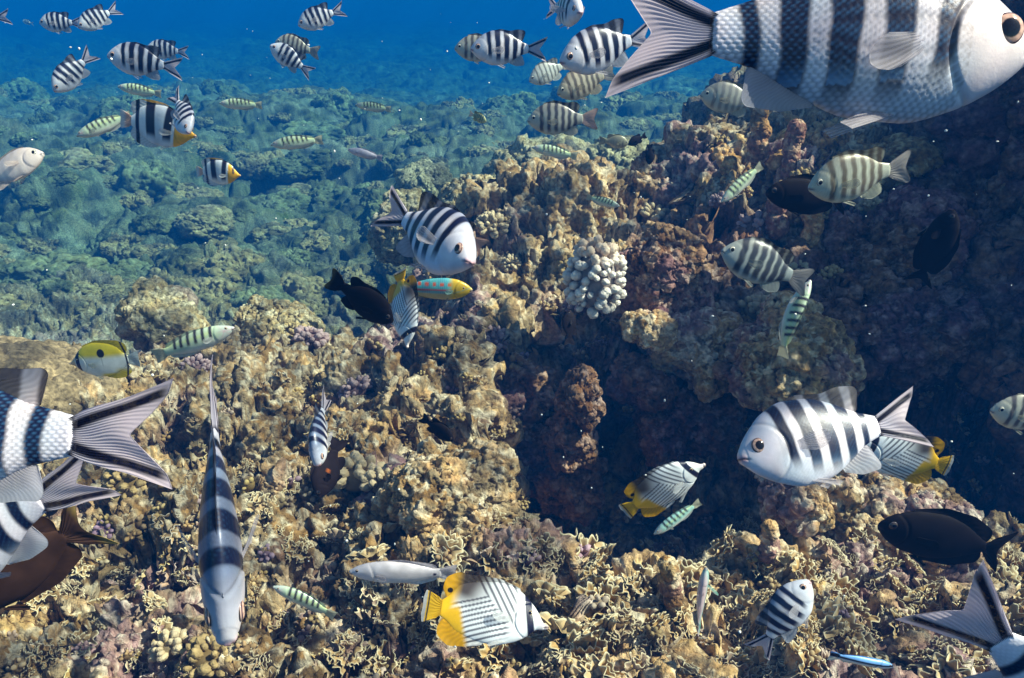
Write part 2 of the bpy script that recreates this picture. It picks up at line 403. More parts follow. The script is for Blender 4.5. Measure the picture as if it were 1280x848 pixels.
wall = merged('reef_wall', [((1.85, 2.15, .35), (.42, .4, .5), 51), ((1.98, 2.3, 1.0), (.38, .4, .38), 52), ((1.78, 2.6, .55), (.40, .4, .45), 53),
      ((1.95, 2.9, 1.15), (.40, .5, .42), 54), ((1.35, 2.75, .18), (.36, .3, .30), 55), ((2.3, 2.4, 1.35), (.5, .6, .35), 56),
      ((1.55, 3.3, .65), (.45, .4, .33), 57),
      ((2.3, 1.8, .3), (.5, .4, .5), 60),
      ((2.65, 1.90, 1.85), (.44, .32, .92), 62), ((2.8, 2.75, 1.5), (.42, .30, .65), 63), ((2.5, 2.35, .9), (.5, .8, .6), 65)], M_REEF, .15, (.48, .38, .45), 7)  # tint darkened to paint deep shade into the wall
tag(wall, kind='structure')
# ------------------------------------------------------------------ corals
rng = np.random.default_rng(7)
def rotz(a): c, s = math.cos(a), math.sin(a); return np.array([[c, -s, 0], [s, c, 0], [0, 0, 1.0]])
def leaf(w, h, lean, curl, ruf, seed, nu=19, nv=8, th=.0022):
    """one ruffled plate with a real rim: front sheet, back sheet, welded edge"""
    g = np.random.default_rng(seed)
    s = np.linspace(-1, 1, nu)[:, None] + np.zeros((1, nv)); r = np.linspace(0, 1, nv)[None, :] + np.zeros((nu, 1))
    ph = g.uniform(0, 6.28, 4); fr = g.uniform(3.0, 5.5)
    hh = h * (1 - .22 * s ** 4 + .08 * np.sin(4 * s + ph[0]) + .05 * np.sin(10 * s + ph[1]))
    x = w * 1.5 * s * (.25 + .75 * r ** .7) * (1 - .22 * s ** 4 * r) + .10 * w * np.sin(5 * r + ph[2])
    y = lean * r * h + curl * h * r ** 2 * (.6 + .4 * np.cos(2 * s + ph[3])) - .35 * w * (1 - s ** 2) * r + ruf * w * np.sin(fr * s * 1.6 + ph[1]) * r ** 1.3
    z = hh * r * (1 - .25 * curl * r)
    Pf = np.stack([x, y, z], -1).reshape(-1, 3)
    n = grid_normals(Pf, nu, nv); t = (th * (1.3 - .65 * r) * np.where(r > .99, .45, 1)).reshape(-1, 1)
    V = np.concatenate([Pf + n * t, Pf - n * t]); k = nu * nv
    Fa = grid_faces(nu, nv); Fb = Fa[:, ::-1] + k
    a = np.arange(k).reshape(nu, nv)
    rim = np.concatenate([a[:, -1], ]); e = np.stack([rim[:-1], rim[1:], rim[1:] + k, rim[:-1] + k], 1)
    e2 = np.stack([a[0, 1:], a[0, :-1], a[0, :-1] + k, a[0, 1:] + k], 1); e3 = np.stack([a[-1, :-1], a[-1, 1:], a[-1, 1:] + k, a[-1, :-1] + k], 1)
    rr = np.concatenate([r.ravel(), r.ravel()])
    return V, np.concatenate([Fa, Fb, e, e2, e3]), rr
def leaf_clump(seed, n, R_, w, h, tint):
    """many ruffled plates standing on a low dome; pale growing rims"""
    g = np.random.default_rng(seed); Vs = []; Fs = []; Cs = []; k = 0
    for i in range(n):
        u = math.sqrt((i + .5) / n); a = i * 2.399963 + g.uniform(-.5, .5)
        q = np.array([math.cos(a) * u * R_, math.sin(a) * u * R_, .30 * R_ * (1 - u * u)])
        sc = g.uniform(.65, 1.35)
        V, Fc, rr = leaf(w * sc, h * sc * .62, g.uniform(.1, .5) + .5 * u, g.uniform(.1, .7), g.uniform(.15, .38), seed * 100 + i, th=.085 * w)
        V = V @ rotz(a - math.pi / 2 + g.uniform(-.9, .9)).T + q - np.array([0, 0, .25 * h])
        c = np.array(tint) * g.uniform(.75, 1.2)
        edge = ss(.80, 1, rr)[:, None]
        C = c * (.9 + .1 * fbm(V, 60, 2, seed)[:, None]) * (1 - edge) + edge * np.array([.66, .56, .38])
        Vs.append(V); Fs.append(Fc + k); Cs.append(C); k += len(V)
    return np.concatenate(Vs), np.concatenate(Fs), np.clip(np.concatenate(Cs), .01, .8)
def nub_clump(seed, n, R_, rad, tint, tip, sub=3, elong=1.6, flat=.75, jitter=.25, deep=1.35):
    """finger ends crowding a dome"""
    g = np.random.default_rng(seed); U, Fu = ico(sub); Vs = []; Fs = []; Cs = []; k = 0
    V, Fc = ico(4); B_ = V * np.array([R_, R_, R_ * flat]) * .80
    Vs.append(B_); Fs.append(Fc); Cs.append(np.tile(np.array(tint) * .6, (len(V), 1))); k = len(V)
    for i in range(n):
        zz = 1 - deep * (i + .5) / n; a = i * 2.399963 + g.uniform(-jitter, jitter); rr = math.sqrt(max(0, 1 - zz * zz))
        d = np.array([math.cos(a) * rr, math.sin(a) * rr, zz]); d += g.normal(0, .06, 3); d /= np.linalg.norm(d)
        s = rad * g.uniform(.7, 1.3)
        t = np.cross(d, [.3, .2, 1]); t /= np.linalg.norm(t); b = np.cross(d, t)
        W = U * np.array([s * g.uniform(.8, 1.3), s, s * elong])
        kk, _ = worley(U + i, 3.4, seed); W = W * (1 + .34 * (.5 - kk) + .12 * vnoise(U + i, 5, seed))[:, None]
        hgt = (U[:, 2:3] + 1) / 2
        Wd = W[:, :1] * t + W[:, 1:2] * b + W[:, 2:3] * d + d * np.array([R_, R_, R_ * flat]) * g.uniform(.9, 1.06)
        C = np.array(tint) * (1 - hgt) + np.array(tip) * hgt
        Vs.append(Wd); Fs.append(Fu + k); Cs.append(C * g.uniform(.88, 1.08)); k += len(U)
    return np.concatenate(Vs), np.concatenate(Fs), np.clip(np.concatenate(Cs), .01, .85)
def place(me, name, p, nrm, sc, spin, up=.5):
    n = Vector(nrm).normalized(); 
    if n.z < 0: n = -n
    n = (n * (1 - up) + Vector((0, 0, 1)) * up).normalized()
    q = n.to_track_quat('Z', 'Y').to_matrix().to_4x4()
    o = link(name, me); o.matrix_world = Matrix.Translation(Vector(p)) @ q @ Matrix.Rotation(spin, 4, 'Z') @ Matrix.Scale(sc, 4)
    return o
TAN = [(.46, .28, .11), (.38, .24, .11), (.54, .37, .19), (.32, .22, .14), (.46, .32, .22)]
leaf_me = []
for k in range(8):
    V, Fc, C = leaf_clump(300 + k, [16, 22, 13, 28, 18, 36, 24, 17][k], .05, [.020, .016, .025, .013, .018, .010, .014, .022][k], [.040, .032, .045, .026, .036, .020, .03, .04][k], TAN[k % 5])
    leaf_me.append(make_mesh('leafy_coral', V, Fc, C, [M_LEAF]))
# the stands of leafy coral: (photo region to look through, how many, size, label)
beds = [((905, 1150, 655, 760), 40, (.8, 1.35), 'tan leafy coral colony in the sunlit bed under the large black fish'),
        ((905, 1275, 745, 848), 46, (.9, 1.5), 'golden leafy coral colony at the lower right corner around the small cleaner fish'),
        ((1150, 1279, 690, 780), 10, (.8, 1.3), 'leafy coral colony behind the big forked tail in the corner'),
        ((660, 880, 690, 848), 46, (1.0, 1.7), 'ruffled tan leafy coral right of the lined butterflyfish snout'),
        ((430, 660, 650, 848), 40, (.8, 1.4), 'leafy coral colony around the lower lined butterflyfish and pale wrasse'),
        ((200, 440, 560, 848), 26, (.6, 1.2), 'pale leafy coral colony in the bed beside the diving striped fish'),
        ((0, 240, 690, 848), 24, (.8, 1.5), 'leafy coral colony in the bottom left corner of the reef'),
        ((300, 620, 430, 560), 14, (.6, 1.1), 'small leafy coral colony on the middle slope of the near reef')]
used = []
for (x0, x1, y0, y1), cnt, (s0, s1), lab in beds:
    made = 0; tries = 0
    while made < cnt and tries < cnt * 60:
        tries += 1
        px, py = rng.uniform(x0, x1), rng.uniform(y0, y1)
        h = ground(px, py)
        if h[0] is None or h[1].z < -.2 or (h[0] - Vector(CAM)).length > 3.6: continue
        if any((h[0] - q).length < .045 for q in used): continue
        used.append(h[0]); made += 1
        me = leaf_me[rng.integers(8)]
        o = place(me, 'leafy_coral', h[0] - h[1] * .008, h[1], rng.uniform(s0, s1) * .50, rng.uniform(0, 6.28))
        tag(o, lab, 'coral', 'leafy corals on the near reef')
# knobbly coral heads
NUBC = [((.36, .22, .09), (.50, .35, .18)), ((.24, .15, .06), (.38, .26, .12)), ((.28, .16, .17), (.40, .28, .28)), ((.38, .27, .15), (.52, .40, .26))]
nub_me = []
for k in range(4):
    V, Fc, C = nub_clump(500 + k, [46, 60, 52, 38][k], .05, [.0085, .0075, .008, .010][k], *NUBC[k], sub=3, elong=1.5)
    nub_me.append(make_mesh('knobbly_coral', V, Fc, C, [M_CORAL]))
kb = [((0, 420, 560, 840), 7, 'knobbly brown coral head on the lower left reef'), ((420, 700, 400, 700), 7, 'knobbly coral head on the middle reef slope'),
      ((700, 1270, 640, 840), 6, 'knobbly coral head in the lower right bed'), ((560, 900, 250, 430), 12, 'knobbly coral head on the ledges around the white coral'),
      ((880, 1200, 150, 450), 34, 'knobbly brown coral head on the right hand reef face'), ((180, 460, 380, 470), 6, 'knobbly coral head along the edge of the left slope')]
for (x0, x1, y0, y1), cnt, lab in kb:
    made = 0; tries = 0
    while made < cnt and tries < cnt * 30:
        tries += 1
        h = ground(rng.uniform(x0, x1), rng.uniform(y0, y1))
        if h[0] is None or h[1].z < .05 or h[0].y > 4.5: continue
        if any((h[0] - q).length < .05 for q in used): continue
        used.append(h[0]); made += 1
        o = place(nub_me[rng.integers(4)], 'knobbly_coral', h[0], h[1], rng.uniform(.45, 1.2) * (1 + .15 * (h[0].y - 1.5)), rng.uniform(0, 6.28))
        tag(o, lab, 'coral', 'knobbly coral heads on the reef')
# low ruffled crust nobody could count
def crust(name, n, region, smin, smax, label, seed, lim=4.2):
    g = np.random.default_rng(seed); Vs = []; Fs = []; Cs = []; k = 0; m = 0
    T = [leaf_clump(700 + j, 7, .028, .012, .020, TAN[j % 5]) for j in range(5)]
    T += [nub_clump(720 + j, 12, .022, .006, *NUBC[j % 4], sub=2, elong=1.4) for j in range(6)]
    sl = [(V.astype(np.float32), Fc, C) for V, Fc, C in T]
    x0, x1, y0, y1 = region
    while m < n:
        h = ground(g.uniform(x0, x1), g.uniform(y0, y1)); m += 1
        if h[0] is None or h[0].y > lim or h[1].z < -.2: continue
        V, Fc, C = sl[g.integers(len(sl))]
        nn = (h[1] * .6 + Vector((0, 0, .4))).normalized(); q = np.array(nn.to_track_quat('Z', 'Y').to_matrix())
        s = g.uniform(smin, smax) * (.8 + .16 * h[0].y)
        W = (V @ rotz(g.uniform(0, 6.28)).T * s) @ q.T + np.array(h[0] - h[1] * .004)
        Vs.append(W); Fs.append(Fc + k); Cs.append(C * g.uniform(.7, 1.15) * np.array([1, g.uniform(.9, 1.05), g.uniform(.8, 1.25)])); k += len(W)
    o = link(name, make_mesh(name, np.concatenate(Vs), np.concatenate(Fs), np.clip(np.concatenate(Cs), .01, .8), [M_LEAF]))
    return tag(o, label, 'coral crust', kind='stuff')
crust('coral_crust', 2200, (-60, 1340, 380, 900), .35, .95, 'low ruffled crust of small corals covering the near reef', 5)

# the white cauliflower coral
def cauliflower():
    V, Fc, C = nub_clump(900, 150, .082, .0115, (.48, .38, .35), (.86, .75, .66), sub=3, elong=1.25, flat=1.45, deep=1.75)
    V = V * np.array([1, .9, 1])
    up = ss(.05, .12, V[:, 2])[:, None]                       # warm light on the crown, put into its colour
    C = C * (1 - up * .7) + np.array([.78, .52, .34]) * up * .7
    return V, Fc, C
V, Fc, C = cauliflower()
o = link('cauliflower_coral', make_mesh('cauliflower_coral', V, Fc, np.clip(C, .01, .85), [M_CORAL]), loc=at(744, 350, 2.42))
tag(o, 'white cauliflower coral with finger tips and a top tinted as sunlit in the middle of the reef', 'coral')
# pillars of lumpy coral
def pillar(label, px, py, d, hgt, rad, seed, lean=(0, 0), tint=(1, 1, 1), group=None):
    g = np.random.default_rng(seed); U, Fu = ico(4); Vs = []; Fs = []; k = 0
    n = max(4, int(hgt / rad * 1.6))
    for i in range(n):
        t = i / (n - 1); r = rad * (1.1 - .35 * t) * g.uniform(.75, 1.2)
        W = U * r * np.array([1, 1, g.uniform(.8, 1.2)]); kk, _ = knobs(W + i + seed, r * .5, seed); W = W + U * ((kk - .5) * r * .4)[:, None]
        kk, _ = knobs(W + i + seed, r * .2, seed); W = W + U * ((kk - .5) * r * .14)[:, None]
        Vs.append(W + np.array([lean[0] * t + g.uniform(-.3, .3) * rad, lean[1] * t + g.uniform(-.3, .3) * rad, hgt * t])); Fs.append(Fu + k); k += len(U)
    V = np.concatenate(Vs); C = np.clip(reef_colour(V, seed) * np.array(tint) * 1.1, .01, .8)
    o = link('pillar_coral', make_mesh('pillar_coral', V, np.concatenate(Fs), C, [M_REEF]), loc=at(px, py, d) - np.array([0, 0, 0]))
    return tag(o, label, 'coral', group)
pillar('short lumpy coral pillar standing in front of the dark hollow', 850, 775, 1.55, .13, .018, 71, (-.035, 0), (1, .93, .8))
pillar('small lumpy coral pillar left of the lower right bed', 962, 690, 1.6, .06, .016, 72, (-.01, 0), (1, .93, .8))
pillar('tall knobbly coral finger at the top left of the right hand reef', 948, 195, 2.85, .17, .028, 73, (-.01, 0), (.85, .72, .6))
pillar('thick knobbly coral finger right of the tall one on the reef top', 985, 235, 2.85, .20, .032, 74, (.0, 0), (.8, .65, .55))
pillar('brown coral finger above the slim pale wrasse', 968, 290, 2.75, .16, .030, 75, (0, 0), (.85, .7, .6))
pillar('stubby coral finger on the far left of the right hand reef top', 908, 250, 2.95, .14, .03, 76, (0, 0), (.9, .75, .5))
pillar('knobbly coral finger under the grey banded fish', 1012, 300, 2.7, .15, .026, 78, (0, 0), (1, .8, .6))
# table of cobbled coral on the left edge
def cobble():
    U, Fc = ico(7); V = U * np.array([.33, .24, .09]); m = .2
    V = V + U * (fbm(V, 5, 3, 3) * .04)[:, None]
    n = tri_normals(V, Fc); k, i = knobs(V, .036, 33, .06); V = V + n * (k * .034)[:, None]
    n = tri_normals(V, Fc); V = V + n * (.002 * fbm(V, 90, 2, 4))[:, None]
    C = np.array([.30, .21, .12]) * (.6 + .8 * i[:, None]) * (1 + .2 * fbm(V, 40, 2, 5)[:, None])
    return V, Fc, C
V, Fc, C = cobble()
o = link('cobbled_coral', make_mesh('cobbled_coral', V, Fc, np.clip(C * (1 + .35 * fbm(V, 60, 3, 6)[:, None]), .01, .8), [M_REEF]), loc=at(-5, 480, 2.35)); o.rotation_euler = (R(-8), R(8), .2)
tag(o, 'low cobbled tan coral mound behind the forked tail at the left edge', 'coral')

# specks drifting in the water
def specks():
    g = np.random.default_rng(12); U, Fu = ico(1); Vs = []; Fs = []; n = 420
    for i in range(n):
        d = g.uniform(.5, 4.5); p = at(g.uniform(-100, 1380), g.uniform(-60, 820), d)
        if p[2] < .75 and p[1] > 1: continue
        Vs.append(U * g.uniform(.0005, .0011, 3) * (1 + .35 * d) + p); Fs.append(Fu + len(Fs) * len(U))
    V = np.concatenate(Vs); return tag(link('drifting_specks', make_mesh('drifting_specks', V, np.concatenate(Fs), np.tile([.7, .7, .68], (len(V), 1)), [M_CORAL])), 'tiny pale specks drifting in the water', 'specks', kind='stuff')
specks()

# separate coral heads standing on the far slope
head_me = []
for k in range(6):
    V, Fc = rock_verts((1, 1, [.62, .5, .75, .45, .6, .55][k]), 6, 140 + k, rough=[.8, 1.2, .6, 1.3, 1.0, .9][k])
    C = reef_colour(V * .3 + k, 140 + k, -.2, .5) * np.array([[.75, .8, .7], [1, .95, .8], [.6, .75, .65], [.9, .85, .75], [.5, .6, .5], [1.1, 1.05, .95]][k]) * .8
    head_me.append(make_mesh('coral_mound', V, Fc, np.clip(C, .01, .8), [M_FAR]))
g2 = np.random.default_rng(44); n_ = 0; tr_ = 0; farused = []
while n_ < 120 and tr_ < 4000:
    tr_ += 1
    h = ground(g2.uniform(-60, 860), 90 + 300 * g2.uniform(0, 1) ** 1.3)
    if h[0] is None or h[0].y < 3.6 or h[0].y > 17: continue
    if h[0].z > -.35 and h[0].y < 6: continue
    r_ = g2.uniform(.07, .24) * (1 + .10 * h[0].y) * .8
    if any((h[0] - q).length < (r_ + s_) * .8 for q, s_ in farused): continue
    farused.append((h[0].copy(), r_)); n_ += 1
    o = link('coral_mound', head_me[g2.integers(6)]); o.location = h[0] - Vector((0, 0, .25 * r_)); o.scale = (r_ * g2.uniform(.8, 1.3), r_, r_ * g2.uniform(.7, 1.1)); o.rotation_euler = (0, 0, g2.uniform(0, 6.28))
    tag(o, 'rounded coral mound standing on the hazy blue green far slope' if h[0].y > 7 else 'coral mound on the nearer part of the left background slope', 'coral', 'coral mounds of the far slope')
# ------------------------------------------------------------------ fish
def pchip(x, y, q):
    x = np.asarray(x, float); y = np.asarray(y, float); h = np.diff(x); d = np.diff(y) / h
    m = np.zeros_like(y)
    for i in range(1, len(x) - 1):
        if d[i - 1] * d[i] > 0:
            w1, w2 = 2 * h[i] + h[i - 1], h[i] + 2 * h[i - 1]; m[i] = (w1 + w2) / (w1 / d[i - 1] + w2 / d[i])
    m[0] = d[0] * 1.6; m[-1] = d[-1]
    q = np.clip(q, x[0], x[-1]); k = np.clip(np.searchsorted(x, q) - 1, 0, len(h) - 1)
    t = (q - x[k]) / h[k]; h_ = h[k]
    return ((2 * t ** 3 - 3 * t ** 2 + 1) * y[k] + (t ** 3 - 2 * t ** 2 + t) * h_ * m[k] + (-2 * t ** 3 + 3 * t ** 2) * y[k + 1] + (t ** 3 - t ** 2) * h_ * m[k + 1])
def poly(pts, n):
    pts = np.asarray(pts, float); s = np.r_[0, np.cumsum(np.linalg.norm(np.diff(pts, axis=0), axis=1))]
    s /= s[-1]; q = np.linspace(0, 1, n)
    sm = np.stack([np.interp(q, s, pts[:, j]) for j in range(pts.shape[1])], 1)
    for _ in range(max(1, n // 14)):
        sm[1:-1] = (sm[:-2] + 2 * sm[1:-1] + sm[2:]) / 4
    return sm
def band(x, c, w, soft=.006): return ss(-w / 2 - soft, -w / 2 + soft, x - c) * (1 - ss(w / 2 - soft, w / 2 + soft, x - c))
def mixc(C, c, m): return C * (1 - m[:, None]) + np.asarray(c, float) * m[:, None]

def scales(X, Z, pitch):
    """rows of overlapping scales: 0 in the rim, 1 in the middle"""
    a = X / pitch; b = Z / (pitch * .55); ib = np.round(b); off = (ib % 2) * .5
    u = (a + off) - np.round(a + off); v = b - ib
    return np.clip(1 - ((u + .12) ** 2 * 4.4 + v ** 2 * 2.6), 0, 1)

# ---- species: outline, fins, markings.  X 0 snout .. 1 tail tip, Z height, both in body lengths
def mark_sergeant(X, Z, reg, o):
    C = np.tile(np.array([.76, .72, .78]) * (1.08 if o.get('scale') else .94), (len(X), 1))
    C = mixc(C, [.16, .20, .32], ss(.09, .21, Z) * .75)
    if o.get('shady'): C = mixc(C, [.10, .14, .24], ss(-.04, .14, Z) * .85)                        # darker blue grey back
    C = mixc(C, [.74, .70, .76], ss(-.04, -.15, Z) * .7)
    hd = ss(.20, .08, X); C = mixc(C, [.50, .50, .60], hd * ss(-.05, .08, Z) * .6)
    dark = [.004, .006, .032]
    for c, w, z0, sl in ((.240, .052, -.10, .10), (.350, .068, -.14, .06), (.466, .072, -.15, .02), (.578, .066, -.15, -.03), (.675, .042, -.12, -.10)):
        m = band(X + sl * (Z - .05) + .002 * np.sin(Z * 45 + c * 40), c, w * .95 * (1 + .9 * Z), .007) * ss(z0 - .05, z0 + .05, Z)
        C = mixc(C, dark, np.where(reg == 1, m * .85, np.where((reg == 2) | (reg >= 4), m * .0, m)))
    hue = fbm(np.stack([X, Z, X * 0 + .3], 1), 7, 3, 12)[:, None]; C = C * (1 + hue * np.array([.16, .02, -.08])) * (1 + .12 * fbm(np.stack([X, Z, X * 0], 1), 16, 3, 13)[:, None])
    if o.get('scale'):
        sa = o['scale']; s = np.where((reg == 0) & (X > .19), scales(X, Z, .0195), .9); dk = C.sum(1) < .5
        s3 = (s ** 3 * sa * (reg == 0) * ss(.19, .24, X))[:, None]
        C = np.where(dk[:, None], C * (1 - s3) + s3 * np.array([.05, .17, .36]) * .6, C * (1 - .42 * sa + .42 * sa * s[:, None]))
        C = mixc(C, [.25, .45, .70], band(np.abs(Z + .13), 0, .05, .04) * dk * (reg == 0) * .6 * sa)
        ir = fbm(np.stack([X, Z, X * 0], 1), 9, 2, 8)
        C = C * np.array([1 + .10 * 1, 1, 1]) ** ir[:, None]
        C = mixc(C, [.85, .66, .55], ss(.26, .16, X) * ss(.17, .0, np.abs(Z)) * .5 * sa)
    t = reg == 3
    if t.any():
        Ct = np.tile(np.array([.66, .62, .72]), (t.sum(), 1)); x = X[t]; z = Z[t]
        lob = .044 + (x - .74) * .427 - .026                 # each lobe carries a dark streak inside a pale margin
        Ct = mixc(Ct, [.72, .58, .62], ss(.78, .9, x) * .5)
        m = band(np.abs(z) - lob, 0, .026, .006) * ss(1.0, .96, x) * ss(.72, .76, x)
        m = np.maximum(m, ss(.775, .745, x) * .0 + band(x, .745, .028, .01))
        Ct = mixc(Ct, dark, np.clip(m, 0, 1)); C[t] = Ct
    for r_ in (1, 2):
        m = reg == r_; C[m] = C[m] * .72 + np.array([.13, .11, .14]) * (1 - ss(.0, .3, np.abs(Z[m])))[:, None] * .2
    m = reg >= 4; C[m] = np.array([.70, .66, .72])
    return C
def mark_banded(X, Z, reg, o):
    base = np.array(o.get('base', (.46, .44, .38)))
    C = np.tile(base, (len(X), 1)); C = mixc(C, base * np.array([.55, .5, .5]), ss(.02, .2, Z) * .5)
    C = mixc(C, base * 1.35, ss(-.08, -.2, Z) * .5)
    dk = o.get('bar', (.05, .04, .04)); bw = o.get('bw', .05)
    for c in (.20, .305, .405, .50, .59, .675):
        m = band(X + .10 * (Z + .02) * (.5 - c) + .004 * np.sin(Z * 50), c, bw, .011) * ss(-.20, -.12, Z)
        C = mixc(C, dk, np.where(reg >= 2, m * 0, m) * .93)
    if o.get('fine'): C = C * (.85 + .2 * scales(X, Z, .022))[:, None]
    t = reg == 3; C[t] = np.array(o.get('tcol', (.42, .38, .36))) * (1 - .35 * ss(.93, 1, X[t]))[:, None]
    m = (reg == 1) & (Z > .2); C[m] *= .75
    m = reg >= 4; C[m] = base * 1.1
    return C
def mark_wrasse(X, Z, reg, o):
    C = np.tile(np.array(o.get('base', (.50, .60, .42))), (len(X), 1))
    C = mixc(C, [.72, .66, .62], ss(.0, -.08, Z) * .75); C = mixc(C, [.60, .66, .22], band(Z, .055, .03, .02) * ss(.2, .3, X) * .6)
    hd = ss(.22, .1, X); C = mixc(C, [.48, .50, .50], hd * .7)
    for sl in (-1.2, .2, 1.4):                                # pink rays around the eye
        C = mixc(C, [.55, .25, .30], band(Z - .01 - sl * (X - .11), 0, .010, .006) * hd * .6)
    for i, c in enumerate((.27, .36, .45, .54, .63, .71)):
        m = band(X + .25 * Z, c, .038, .009) * ss(-.035 + .006 * i, .01, Z)
        C = mixc(C, [.035, .03, .045], np.where(reg >= 2, 0, m) * o.get('bars', 1))
    t = reg == 3; C[t] = np.array(o.get('tcol', (.55, .52, .40)))
    m = (reg == 1) | (reg == 2); C[m] = C[m] * .8 + .1
    m = reg >= 4; C[m] = [.6, .6, .6]
    return C
def mark_threadfin(X, Z, reg, o):
    C = np.tile(np.array([.80, .80, .82]), (len(X), 1)); dark = np.array([.05, .05, .07])
    # upper lines rise backwards, lower lines fall backwards: a chevron
    a = X * .88 - Z * .47; b = X * .35 + Z * .94
    up = ss(.012, -.012, X - .38 - (Z - .01) / 1.15)
    l1 = ss(.05, .55, np.cos(a * 2 * math.pi / .046)) * up * band(a, .27, .34, .02)
    l2 = ss(.05, .55, np.cos(b * 2 * math.pi / .043)) * (1 - up) * band(b, .12, .40, .02) * ss(.27, .34, X)
    C = mixc(C, dark * 1.3, np.clip(l1 + l2, 0, 1) * .88 * ss(.22, .30, X))
    C = mixc(C, [.030, .014, .010], ss(.46, .70, X + .45 * (Z - .1)) * ss(-.02, .14, Z - .2 * (X - .6)) * .95)
    yl = np.maximum(ss(.70, .80, X + .05 * Z), ss(.67, .72, X - .25 * Z) * ss(.06, -.02, Z))
    C = mixc(C, [.80, .44, .01], yl)
    sp = ((X - .80) / .022) ** 2 + ((Z - .14) / .020) ** 2; C = mixc(C, [.005, .004, .01], ss(1.3, .8, sp) * ((reg == 1) | (reg == 0)))
    C = mixc(C, [.008, .008, .03], band(X - .03 * np.sin(Z * 6), .155, .055, .006) * (reg == 0))
    t = reg == 3; Ct = np.tile(np.array([.80, .50, .02]), (t.sum(), 1)); Ct = mixc(Ct, [.05, .04, .05], band(X[t], .955, .012, .004)); Ct = mixc(Ct, [.5, .5, .52], ss(.965, .975, X[t])); C[t] = Ct
    m = reg >= 4; C[m] = [.8, .8, .82]
    C = mixc(C, [.74, .60, .56], ss(.10, .05, X) * .7)
    return C
def mark_saddle(X, Z, reg, o):
    C = np.tile(np.array([.76, .76, .78]), (len(X), 1)); dk = [.015, .010, .022]
    C = mixc(C, [.50, .50, .55], band(X, .50, .10, .04) * .4)
    C = mixc(C, dk, band(X + .12 * (Z - .1), .345, .105, .012) * ss(-.21, -.10, Z))
    C = mixc(C, dk, band(X - .03 * Z, .585, .125, .012) * ss(-.20, -.08, Z))
    C = mixc(C, [.85, .40, .01], ss(.265, .245, X + .12 * (Z - .1)))
    C = mixc(C, dk, band(X, .145, .035, .008) * ss(-.02, .02, Z) * (reg == 0))
    C = mixc(C, [.85, .42, .01], ss(-.17, -.22, Z) * ss(.30, .42, X) * (reg != 3) * .0)
    C = mixc(C, [.010, .012, .05], band(X, .765 + 0 * Z, .05, .008))
    C = mixc(C, [.85, .45, .02], ((reg == 1) & (Z > .30)) * .8)
    t = reg == 3; C[t] = mixc(np.tile(np.array([.75, .48, .38]), (t.sum(), 1)), [.7, .7, .72], ss(.9, .96, X[t]))
    m = reg >= 4; C[m] = [.8, .8, .82]
    return C
def mark_teardrop(X, Z, reg, o):
    C = np.tile(np.array([.74, .74, .70]), (len(X), 1))
    C = mixc(C, [.80, .58, .015], ss(.02, .13, Z)); C = mixc(C, [.82, .60, .01], ss(-.18, -.24, Z) * ss(.4, .5, X))
    C = mixc(C, [.82, .60, .01], ss(.60, .72, X) * ss(-.10, -.2, Z))
    sp = ((X - .50) / .05) ** 2 + ((Z - .135) / .068) ** 2; C = mixc(C, [.008, .006, .012], ss(1.15, .85, sp))
    C = mixc(C, [.35, .35, .34], band(X, .50, .012, .006) * band(Z, .0, .14, .02) * .7)
    C = mixc(C, [.006, .010, .04], band(X - .25 * Z * Z, .150, .062, .006))
    C = mixc(C, [.008, .008, .02], band(X - .03 * np.cos(Z * 8), .80, .026, .005))
    C = mixc(C, [.70, .45, .25], ss(.115, .10, X))
    t = reg == 3; C[t] = [.45, .50, .52]
    m = reg >= 4; C[m] = [.75, .74, .6]
    return C
def mark_plain(X, Z, reg, o):
    b = np.array(o.get('base', (.008, .005, .007))); C = np.tile(b, (len(X), 1))
    C = C * (1 + .25 * fbm(np.stack([X, Z, X * 0], 1), 12, 2, 4)[:, None])
    if o.get('belly'): C = mixc(C, o['belly'], ss(.02, -.1, Z))
    if o.get('tailc'):
        t = reg == 3; C[t] = mixc(C[t], o['tailc'], ss(.9, .97, X[t]))
    if o.get('spot'): sx, sz, sr = o['spot'][:3]; C = mixc(C, o['spot'][3], ss(1.2, .8, ((X - sx) / sr) ** 2 + ((Z - sz) / sr) ** 2))
    if o.get('blotch'): C = mixc(C, o['blotch'], ss(.0, .5, fbm(np.stack([X, Z, X * 0], 1), 14, 3, 9)) * .6)
    return C
def mark_painted(X, Z, reg, o):
    C = np.tile(np.array([.10, .40, .42]), (len(X), 1))
    C = mixc(C, [.04, .16, .34], ss(.2, .8, np.cos(X * 2 * math.pi / .026)) * .7)
    C = mixc(C, [.60, .10, .05], band(Z, .075, .045, .006) * ss(-.1, .1, np.cos(X * 2 * math.pi / .10)))
    C = mixc(C, [.45, .07, .06], band(Z, -.005, .026, .006)); C = mixc(C, [.55, .36, .10], ss(-.03, -.06, Z) * .8)
    C = mixc(C, [.55, .35, .02], ss(.33, .24, X)); C = mixc(C, [.12, .30, .25], band(Z + .3 * (X - .12), .0, .012, .005) * ss(.3, .2, X) * .7)
    t = reg == 3; C[t] = [.55, .40, .06]
    m = (reg == 1); C[m] = [.12, .38, .34]; m = reg == 2; C[m] = [.45, .32, .10]
    m = reg >= 4; C[m] = [.25, .45, .45]
    return C
def mark_cleaner(X, Z, reg, o):
    C = np.tile(np.array([.18, .38, .75]), (len(X), 1)); C = mixc(C, [.78, .76, .70], ss(.01, -.03, Z) )
    C = mixc(C, [.004, .004, .012], band(Z - .0, .012 - .0, .030, .006) * 1.0)
    C = mixc(C, [.004, .004, .012], ((reg == 1) | (reg == 3)) * band(Z, .02, .06, .01))
    return C

